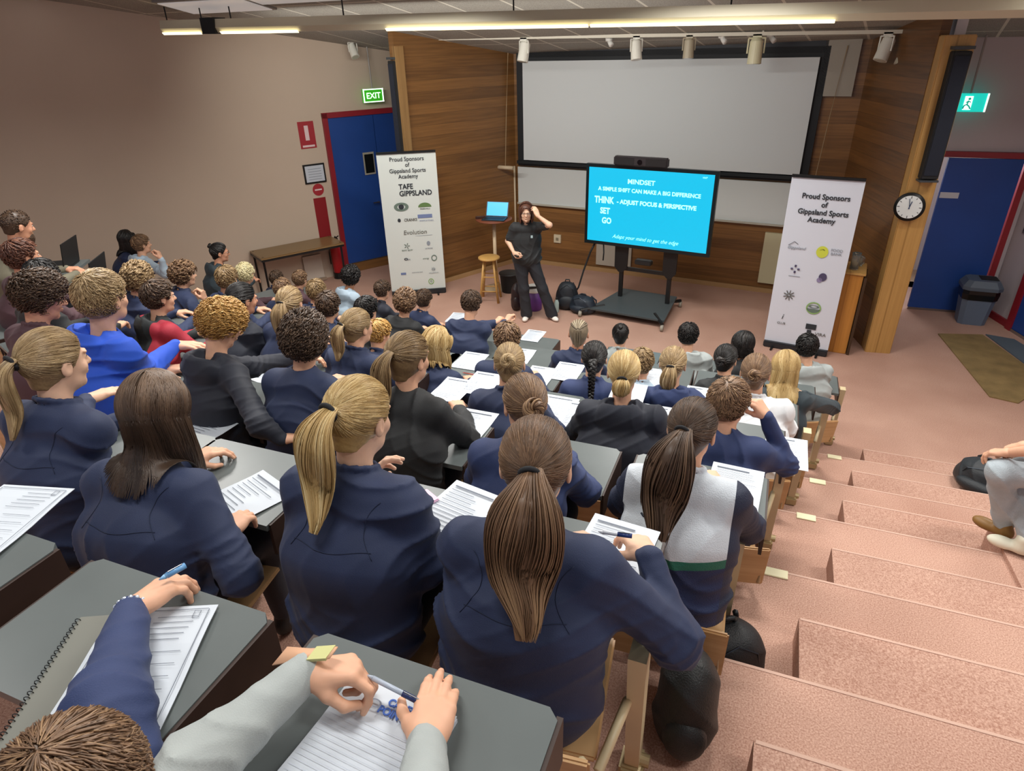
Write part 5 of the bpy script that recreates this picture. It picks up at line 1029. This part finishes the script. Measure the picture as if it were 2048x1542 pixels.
# --- second row
per('tt','girl with long wavy golden hair','girl with long wavy golden hair over dark teal top at the aisle',haz=-12,hp=22,az=-4,near=1,hs='long',hc='blonde',L=.34,topc='teal',arms={1:dict(w=(0.457,4.796,1.130),e=(0.681,4.910,1.000),d=(-.8,.5,0))})
per('qq','girl with the black bun and top','girl with black bun and plain black top, second row',haz=14,hp=10,hs='bun',hc='black',tie=(0,-1,-.2),pr=.030,topc='black')
per('mm','student with half hidden fair hair','student with fair brown hair half hidden right of the low blonde knot',haz=5,hp=16,hs='short',hc='ltbrown',topc='ltblue',sc=.9)
per('jj','student with cornrow braids','student with pale streaked cornrow braids in navy jumper',haz=-10,hp=6,hs='corn',hc='streak',L=.14,pr=.03,topc='navy',skin='b')
per('w','boy clasping hands at centre front','boy with thick dark brown hair in navy jumper, hands clasped to his right',haz=-8,hp=26,az=-2,hs='short',hc='dkbrown',topc='navy',puff=1.1,collar=False,arms={1:dict(w=(-2.349,5.413,1.120),e=(-2.491,5.422,1.050),d=(.3,.5,.3),h='grip'),-1:dict(w=(-2.256,5.470,1.120),e=(-2.679,5.294,1.050),d=(.2,.5,.5),h='grip')})
per('u','boy in black shirt with curly brown hair','boy with curly brown hair in black shirt beneath the left banner',haz=-18,hp=8,hs='curly',hc='brown',topc='black',collar=False)
per('x','student with short sandy hair','student with short sandy hair between the sandy ponytail and dark cropped boy',haz=-20,hp=8,hs='short',hc='ltbrown',topc='navy')
per('z3','student with thick brown hair by the table','student with thick brown hair just above the sandy ponytail girl',haz=-10,hp=8,hs='short',hc='brown',topc='navy',sc=.85)
per('m','student with white blond hair','student with pale white blond hair left of the side table',haz=-20,hp=4,hs='short',hc='white',topc='maroon')
per('k','woman in glasses with dark bun','woman in profile with dark bun, glasses and black hoodie by left wall',haz=44,hp=6,az=25,hs='bun',hc='black',tie=(0,-.8,.55),pr=.022,topc='teal',hood=1,face=True,glasses=True,skin='b',desk=False)
per('i','student in pale grey hoodie holding her face','student in pale grey hoodie with hand raised to mouth by left wall',haz=24,hp=2,az=10,hs='short',hc='brown',topc='ltblue',hood=1,face=True,desk=False,arms={1:dict(w=(-6.552,5.356,1.420),e=(-6.578,5.385,1.220),d=(-.3,.1,1),h='grip',b=(.7,.3,0))})
per('h','girl with long dark hair by the wall','girl with long dark hair in navy behind the pale grey hoodie',haz=-10,hp=4,hs='long',hc='black',L=.24,topc='navy',desk=False)
# --- front row
per('uu','student in grey hoodie at the aisle end','student with thick black hair in pale grey hoodie under the right banner',haz=2,hp=10,hs='short',hc='black',topc='grey',hood=1,puff=1.1)
per('rr','student with straight black hair','student with straight shoulder length black hair, front row',haz=4,hp=16,hs='long',hc='black',L=.10,topc='black')
per('oo','student in pale sage hoodie','student with short black hair in pale sage grey hoodie, front row centre',haz=-4,hp=14,hs='short',hc='black',topc='grey',hood=1,puff=1.1)
per('ll','student with short black topknot hair','student with short black hair and pale grey top below the television stand',haz=-8,hp=12,hs='bun',hc='black',tie=(0,-.7,.7),pr=.016,topc='grey',sc=.88)
per('v','student with brown hair under the banner','student with short brown hair in navy directly under the left banner',haz=5,hp=8,hs='short',hc='dkbrown',topc='navy',sc=.88)
per('s','student with dark hair left of banner','student with dark hair in navy jacket at left foot of the banner',haz=10,hp=14,hs='short',hc='dkbrown',topc='dknavy',sc=.88)
per('r','student in pale blue hoodie','student with curly black hair in pale blue hoodie near the blue doors',haz=-18,hp=6,hs='curly',hc='black',topc='ltblue',hood=1,skin='c')
per('z1','student farthest left below side table','student with brown hair in the front row under the side table, left one',haz=-10,hp=8,hs='short',hc='dkbrown',topc='navy',sc=.8)
per('z2','student right below side table','student with brown hair in the front row under the side table, right one',haz=5,hp=8,hs='short',hc='brown',topc='maroon',sc=.8)


# emblem on the panelled jacket
i_=X['ww']; sub(i_['top']); m=MB()
def onto(P):
    Q=np.array(P,float)
    for _ in range(4):
        f=i_['c'].at(Q)+i_['disp']([Q[:,0],Q[:,1],Q[:,2]]); e=.004; g=np.stack([(i_['c'].at(Q+e*np.eye(3)[j])-i_['c'].at(Q-e*np.eye(3)[j]))/(2*e) for j in range(3)],1); Q=Q-g*(f-.001)[:,None]
    return Q
E0=i_['PV']+i_['T']*.40-i_['rb']*.115-i_['Nf']*.13
for pts,r_ in (([(-.02,.01),(0,.0),(.015,.012),(.02,.03)],.004),([(-.02,-.01),(-.005,-.02),(.012,-.012)],.004),([(-.025,-.03),(-.01,-.04),(.012,-.034)],.004),([(.012,.045),(.018,.047)],.006)):
    m.tube(onto([E0+i_['rb']*a+i_['T']*b for a,b in pts]),r_,5)
m.build('emblem',mat('emblem_dark','1c2636',.6),i_['top'],True)
# ================================================================ PRESENTER
r,inf=person('pres','presenter standing in black polo shirt and dark trousers, hand raised to her forehead',(-3.03,8.17,1.67),0,158,haz=160,hp=2,near=1,hs='long',hc='auburn',L=.12,topc='black',face=True,glasses=True,seated=False,skin='d',sleeve='short',collar=True,sc=1.0,puff=1.05,
 arms={1:dict(w=(-3.158,8.020,1.019),e=(-3.294,8.150,1.140),d=(.7,-.5,-.3),h='grip',b=(-.5,-.6,.3)),-1:dict(w=(-2.809,8.020,1.543),e=(-2.650,8.020,1.436),d=(-.45,.2,.75),h='relax',b=(.6,-.5,.3))})
PV=inf['PV']; s=SDF(); fb=inf['fb']; rb=inf['rb']
s.el(PV-A(0,0,.02),A(.165,.115,.11),np.stack([rb,fb,A(0,0,1)]),k=.05)
FT=[(A(-3.05,8.19,0),1),(A(-2.70,8.30,0),-1)]
for f,sg in FT:
    hp_=PV+rb*sg*.085-A(0,0,.05); kn=(hp_+f+A(0,0,.06))/2+fb*.03; kn[2]=.46; s.rc(hp_,kn,.098,.070,k=.03); s.rc(kn,f+A(0,0,.07),.070,.082,k=.04)
s.disp=wr(.006,18); V,Q=s.mesh(.008,cut=lambda x:.045-x[2]+x[0]*0+x[1]*0); link('trousers',np_mesh(V,Q),mat('cloth_trousers','24262c',.8,bump=.3,bscale=200),r)
shoe(FT[0][0],A(.1,-1,0),0,r,'efeae2'); shoe(FT[1][0],A(.75,-.66,0),0,r,'efeae2')
c=PV+inf['T']*.36+inf['Nf']*.135-rb*.07
m=MB(); m.box(c,(.028,.006,.035),rz=math.radians(-158)); m.build('chest_logo',mat('logo_pale','a9c0c4',.6),r)
t=thing('remote_control','small black slide remote in the presenter right hand','remote',tuple(inf['W'][1])); w_=V3(inf['W'][1])+V3((.055,-.05,-.02)); m=MB(); m.box(w_,(.035,.11,.02),rz=.8,bev=.004); bd=sub(m.build('body',blackm,t)); m=MB(); m.cyl(w_+V3((0,0,.009)),w_+V3((0,0,.013)),.009,n=12); m.build('button',dgrey,bd)
# ================================================================ PERSON AT THE RIGHT EDGE
r,inf=person('R','person at the right edge in pale jeans with bare forearm resting on knee',(2.44,3.95,2.14),.93,-62,haz=-40,hp=5,near=1,hs='short',hc='auburn',topc='maroon',pants='jeans',sc=1.02,arms={-1:dict(w=(1.411,3.688,1.520),e=(1.507,3.589,1.620),d=(-.6,.5,-.4),h='relax'),1:dict(w=(1.489,3.745,1.550),d=(-.5,.4,-.5),h='grip')},sleeve='short')
for o in [o for o in bpy.data.objects if o.parent==r and (o.name.startswith('trousers') or o.name.startswith('shoe'))]: bpy.data.objects.remove(o)
PV=inf['PV']; fb=inf['fb']; rb=inf['rb']; s=SDF(); s.el(PV,A(.16,.12,.09),np.stack([rb,fb,A(0,0,1)]),k=.04)
K1=np.array((1.406,3.668,1.400)); K2=K1+rb*.2+A(.03,0,-.02); A1=np.array((1.544,3.754,1.020)); A2=np.array((1.633,3.605,1.020))
for sg,k_,a_ in ((-1,K1,A1),(1,K2,A2)): s.rc(PV+rb*sg*.085,k_,.088,.070,k=.03); s.rc(k_,a_,.072,.052,k=.03)
s.disp=wr(.008,24); V,Q=s.mesh(.008); link('jeans',np_mesh(V,Q),mat('denim_pale','aab5bc',.8,bump=.4,bscale=220,var=.1,vscale=12),r)
shoe(A1+A(.0,-.02,0),unit(A(-.75,.55,0)),.932,r,'8a6532'); shoe(A2+A(-.03,0,0),unit(A(-.85,.3,0)),.932,r,'e6e4cf')
m=MB(); c=V3((PV[0],PV[1],0)); m.box(c+V3((.05,-.03,1.33)),(.45,.45,.02),rz=1.08); sb=thing('lecture_seat','plywood seat under the person at the right edge','seat',(PV[0],PV[1],.93)); m.build('seat_pan',woodp,sb); m=MB(); m.cyl(c+V3((.05,-.03,.93)),c+V3((.05,-.03,1.32)),.03); m.build('support_frame',beige,sb)
# ================================================================ NEAR DESKS (seventh row)
for x,who in ((-1.705,'empty place at the far left of the nearest row'),(-1.08,'writer with the crown of brown hair'),(-.46,'writer in grey sleeves')): desk(who,x,7,.505,y=.70,d_=.32)
desk('gap between the twisted bun and the panelled jacket',-.50,5,.30,d_=.44,y=2.43) if False else None
pw=mat('worksheet_white','cdd5de',.7)
def sheet(lab,c,rz,kind=0,w_=.21,h_=.297,cat='paper',name='worksheet',lift=.0015):
    c=V3(c)+V3((0,0,lift)); M_=Matrix.Rotation(rz,4,'Z'); L=lambda a,b,z=0:c+M_@V3((a,b,z)); u=M_@V3((1,0,0)); v=M_@V3((0,1,0))
    t=thing(name,lab,cat,tuple(c)); m=MB(); n_=6
    R_=[]
    for i in range(n_+1):
        b=-h_/2+h_*i/n_; z=.002*math.sin(i*1.3+rz*5)+.0022; R_.append([L(-w_/2,b,z),L(w_/2,b,z),L(w_/2,b,z-.0012),L(-w_/2,b,z-.0012)])
    m.loft(R_); sh=sub(m.build('sheet',pw,t)); m=MB(); zt=.0062
    f=lambda a,b,ww,hh:m.slab(L(a,b,zt),u,v,ww,hh,.0002)
    if kind==1:
        for a,b,ww,hh in ((-.092,-.136,.184,.0016),(-.092,.134,.184,.0016),(-.094,-.134,.0016,.268),(.0925,-.134,.0016,.268)): f(a,b,ww,hh)
        for i in range(6): f(.0,-.11+.028*i,.075,.0012); f(-.08,-.11+.028*i,.05,.0012)
        for i in range(5): f(-.02+.004*i,.06+.014*i,.08,.0012)
        for a in (.065,.0775): f(a,.112,.0012,.018)
        f(.065,.112,.013,.0012); f(.065,.130,.013,.0012)
    else:
        rr_=random.Random(int(abs(c.x*997)))
        for i in range(13): f(-.085,.115-.0185*i,.17*(.5+.5*rr_.random()),.0022 if i else .006)
    m.build('printed_lines',mat('print_grey','6d7480',.8),sh); return t,sh,L,u,v,zt
sheet('worksheet with rounded border under the navy sleeve, nearest left desk',(-.985,.500,2.525),.42,1)
sheet('corner of a white worksheet on the far left near desk',(-1.678,0.693,2.525),.25,1)
# spiral notebook
c=V3((-1.03,.470,2.5225)); M_=Matrix.Rotation(.45,4,'Z'); t=thing('spiral_notebook','grey spiral bound notebook beneath the bordered worksheet','notebook',tuple(c)); m=MB(); m.box(c+V3((0,0,.0)),(.23,.30,.006),rz=.45,bev=.001); m.build('cover',mat('nb_cover','75766e',.6),t)
m=MB()
for i in range(26):
    p=c+M_@V3((-.115,-.14+.0112*i,.002)); m.tube([p+M_@V3((.006*math.cos(a),0,.006*math.sin(a))) for a in np.linspace(0,2*math.pi,9)],.0011,4)
m.build('wire_spiral',mat('wire','4a4b48',.3,.8),t)
t,sh,L,u,v,zt=sheet('lined white notepad with blue logo under the two grey sleeved hands',(-.485,.475,2.524),-.07,2,.215,.30,'notepad','notepad',lift=.008)
for o in [o for o in bpy.data.objects if o.parent==sh]: bpy.data.objects.remove(o)
m=MB()
for i in range(22): m.slab(L(-.10,.075-.0098*i,zt),u,v,.20,.0006,.0002)
m.build('ruled_lines',mat('rule_pale','c3cbda',.8),sh)
lb_=mat('logo_blue','2a55a8',.6); text('CAREER\nPOINTERS',.019,L(.018,.118,zt),u,v,lb_,sh,off=.0006,sx=.95); disc(sh,L(-.035,.112,zt),u,v,.013,.008,mat('logo_grey','8a93a5',.6),hole=.7)
m=MB(); m.box((-.485,.475,2.525),(.215,.30,.009),rz=-.07); m.build('pad_block',mat('pad_side','c8ccd4',.7),t)
def pen(lab,a,b,col,r=.0045,tip='1c2c5a',name='pen',cat='pen'):
    a=V3(a);b=V3(b); t=thing(name,lab,cat,tuple(a)); d=(b-a).normalized(); m=MB(); m.cyl(a+d*.012,b,r,n=12); m.cyl(a,a+d*.012,.0012,r,n=12); m.build('barrel',mat('pen_'+col,col,.3),t,True); m=MB(); m.cyl(b-d*.035,b+d*.003,r*1.18,n=12); m.build('cap',mat('pen_'+tip,tip,.3),t,True); m=MB(); m.tube([b-d*.002+V3((0,0,r+.002)),b-d*.032+V3((0,0,r+.002))],.0012,5); m.build('clip',steel,t); return t
pen('thin clear and blue mechanical pencil held over the notepad',(-0.522,0.594,2.600),(-0.421,0.595,2.575),'a9b4c4',.0045,'24305e')
pen('pale blue pen lying in the hand of the brown crown writer',(-1.047,0.640,2.600),(-1.029,0.688,2.600),'7fb0d8',.0055,'6a9fd0')
pen('white pen with dark blue end held by the long ponytail girl',(-0.295,1.312,2.400),(-0.210,1.324,2.400),'dfe6f0',.0055,'2a3f78')
t=thing('paper_strip','tan paper strip with yellow band beside the grey sleeve fist','strip',(-0.657,0.588,2.600)); m=MB(); a=V3((-0.675,0.562,2.620)); b=V3((-0.572,0.581,2.650)); m.loft([[p+V3((0,s1*h_,s2*.0015)) for s1,s2 in ((-1,-1),(1,-1),(1,1),(-1,1))] for p,h_ in ((a,.020),((a+b)/2,.012),(b,.012))]); st_=sub(m.build('strip',mat('strip_tan','d9a987',.6),t,True)); m=MB(); m.loft([[a+(b-a)*f_+V3((0,s1*.0145,s2*.003)) for s1,s2 in ((-1,-1),(1,-1),(1,1),(-1,1))] for f_ in (.6,.95)]); m.build('yellow_band',mat('band_yellow','c9c98a',.5),st_)
# bracelet and watches
def band(name,lab,cat,c,d,r,col,th=.004):
    c=V3(c); d=V3(d).normalized(); a=d.orthogonal().normalized(); b=d.cross(a); t=thing(name,lab,cat,tuple(c)); m=MB()
    if name=='bracelet':
        for i in range(16): q=c+(a*math.cos(i*math.pi/8)+b*math.sin(i*math.pi/8))*r; rr_=bmesh.ops.create_icosphere(m.bm,subdivisions=2,radius=.0048); bmesh.ops.translate(m.bm,verts=rr_['verts'],vec=q)
        m.build('beads',mat('bead_silver','c9d2e2',.15,.6),t,True)
    m=MB(); m.tube([c+(a*math.cos(x)+b*math.sin(x))*r for x in np.linspace(0,2*math.pi,25)],th if name!='bracelet' else .001,6); m.build('strap',mat('strap_'+col,col,.5),t,True)
    return t,a,b
band('bracelet','silver beaded bracelet on the wrist above the bordered worksheet','bracelet',X['bl']['W'][1]-unit(X['bl']['W'][1]-X['bl']['E'][1])*-.004,X['bl']['W'][1]-X['bl']['E'][1],.029,'9aa4b8')
t,a,b=band('wrist_watch','black wrist watch on the loose haired girl right wrist','watch',X['zz']['W'][1]+A(0,0,0),X['zz']['W'][1]-X['zz']['E'][1],.030,'0d0e10',.008)
m=MB(); m.box(V3(X['zz']['W'][1])+V3((.012,-.01,.030)),(.038,.04,.012),bev=.004); m.build('watch_face',blackm,t)
t=thing('phone','pink cased phone lying on the desk beside blonde ponytail girl','phone',(-0.935,1.433,2.228)); m=MB(); m.box(V3((-0.934,1.433,2.232)),(.075,.15,.010),rz=-.5,bev=.003); bd=sub(m.build('case',mat('phone_pink','d9b3cc',.4),t)); m=MB(); p=V3((-0.938,1.434,2.238)); m.box(p+V3((0,.03,0)),(.022,.03,.003),rz=-.5); m.build('camera_block',blackm,bd)
for k_,x_,who in ((1,-2.16,'empty front place right of the clasped hands boy'),(2,-1.88,'empty second row place beside the cornrow braids'),(1,-3.25+.55,'empty front place behind the clasped hands boy')): desk(who,x_,k_)
# worksheets further down
SHW=[((-1.497, 1.254, 2.223), -0.35, 'open worksheet on the desk between loose hair and honey ponytail girls'), ((-0.789, 1.438, 2.223), -0.2, 'worksheet between the honey ponytail girl and the long ponytail girl'), ((-0.28, 1.432, 2.223), -0.1, 'white sheet under the hands holding the white pen'), ((-1.201, 2.385, 1.922), 0.0, 'large worksheet right of the black jumper girl'), ((0.036, 2.305, 1.923), -0.05, 'worksheet at the aisle end beside the panelled jacket'), ((-2.398, 1.894, 1.922), -0.1, 'worksheet on the desk left of the dark wavy haired boy'), ((-3.344, 2.057, 1.922), 0.1, 'worksheet in front of the royal blue hoodie boy'), ((-1.004, 3.173, 1.623), 0.0, 'left one of two sheets beside the low blonde knot girl'), ((-0.842, 3.142, 1.623), 0.05, 'right one of two sheets beside the low blonde knot girl'), ((0.272, 3.13, 1.623), 0.0, 'white sheet at the aisle in front of the raised hand boy'), ((-2.963, 3.022, 1.623), -0.2, 'worksheet between the golden curls and the dark wavy hair'), ((-1.695, 3.189, 1.623), 0.0, 'worksheet left of the golden braided bun, nearer one'), ((-1.547, 3.325, 1.623), 0.0, 'worksheet touching the golden braided bun girl, left side'), ((-2.04, 4.171, 1.322), 0.0, 'worksheet lying above the golden bun, leftmost of its row'), ((-1.434, 4.098, 1.322), 0.0, 'worksheet directly right of the golden braided bun'), ((-1.253, 4.23, 1.322), 0.0, 'worksheet between the golden bun and the dark plait'), ((-0.256, 4.146, 1.322), 0.0, 'small sheet between swept ponytail and raised hand boy'), ((-0.426, 3.249, 1.623), 0.0, 'sheet right of the dark navy hoodie of the low knot girl'), ((-1.914, 4.976, 1.022), 0.05, 'worksheet above right of the golden braided bun, far edge'), ((-2.195, 6.084, 0.723), 0.0, 'pale green folder sheet on the front desk right of clasped hands'), ((-2.688, 4.977, 1.022), 0.0, 'worksheet in the second row left of the clasped hands boy'), ((-3.438, 5.322, 1.022), 0.0, 'worksheet below the black shirt boy'), ((-5.079, 4.251, 1.322), -0.3, 'worksheet beside the boy resting his cheek'), ((-4.335, 3.259, 1.623), -0.3, 'worksheet beside the red and black hoodie'), ((-5.3, 3.225, 1.623), -0.3, 'worksheet left of the royal blue hoodie'), ((-5.76, 3.1, 1.623), -0.3, 'worksheet at the left edge behind boy in glasses'), ((-0.642, 4.339, 1.322), 0.0, 'small sheet between the low knot and swept ponytail girls'), ((-1.338, 5.246, 1.022), 0.1, 'sheet in front of the dark plait girl'), ((-3.211, 6.303, 0.723), 0.1, 'open sheets on front desk beside the clasped hands boy'), ((-0.642, 3.478, 1.623), 0.05, 'sheet tucked behind the low blonde knot girl')]
for (x,y,z),rz,lab in SHW: sheet(lab,(x,y,z),rz)
pen('red pen lying across the worksheet above the golden bun',(-2.003, 3.953, 1.33),(-1.834, 3.948, 1.33),'b0483a',.004,'7a2a22')
laptop('black open laptop in front of the bearded man',(-5.612, 3.578, 1.94),-1.0,1.75,.33,None,.22,mat('laptop_black','16181a',.5))
laptop('second black open laptop right of the bearded man laptop',(-4.892, 3.266, 1.94),-1.0,1.75,.33,None,.22,mat('laptop_black','16181a',.5))
for i,(p,lab) in enumerate((((-5.612, 3.578, 1.94),'narrow dark desk under the bearded man laptop'),((-4.892, 3.266, 1.94),'narrow dark desk under the second black laptop'))):
    t=thing('writing_desk',lab,'desk',(p[0],p[1],1.2)); m=MB(); m.box((p[0],p[1],p[2]-.012),(.42,.34,.022),rz=-1.0); m.build('desk_top',deskm,t); m=MB(); m.cyl((p[0],p[1],1.2),(p[0],p[1],p[2]-.02),.025); m.build('pedestal',beige,t)
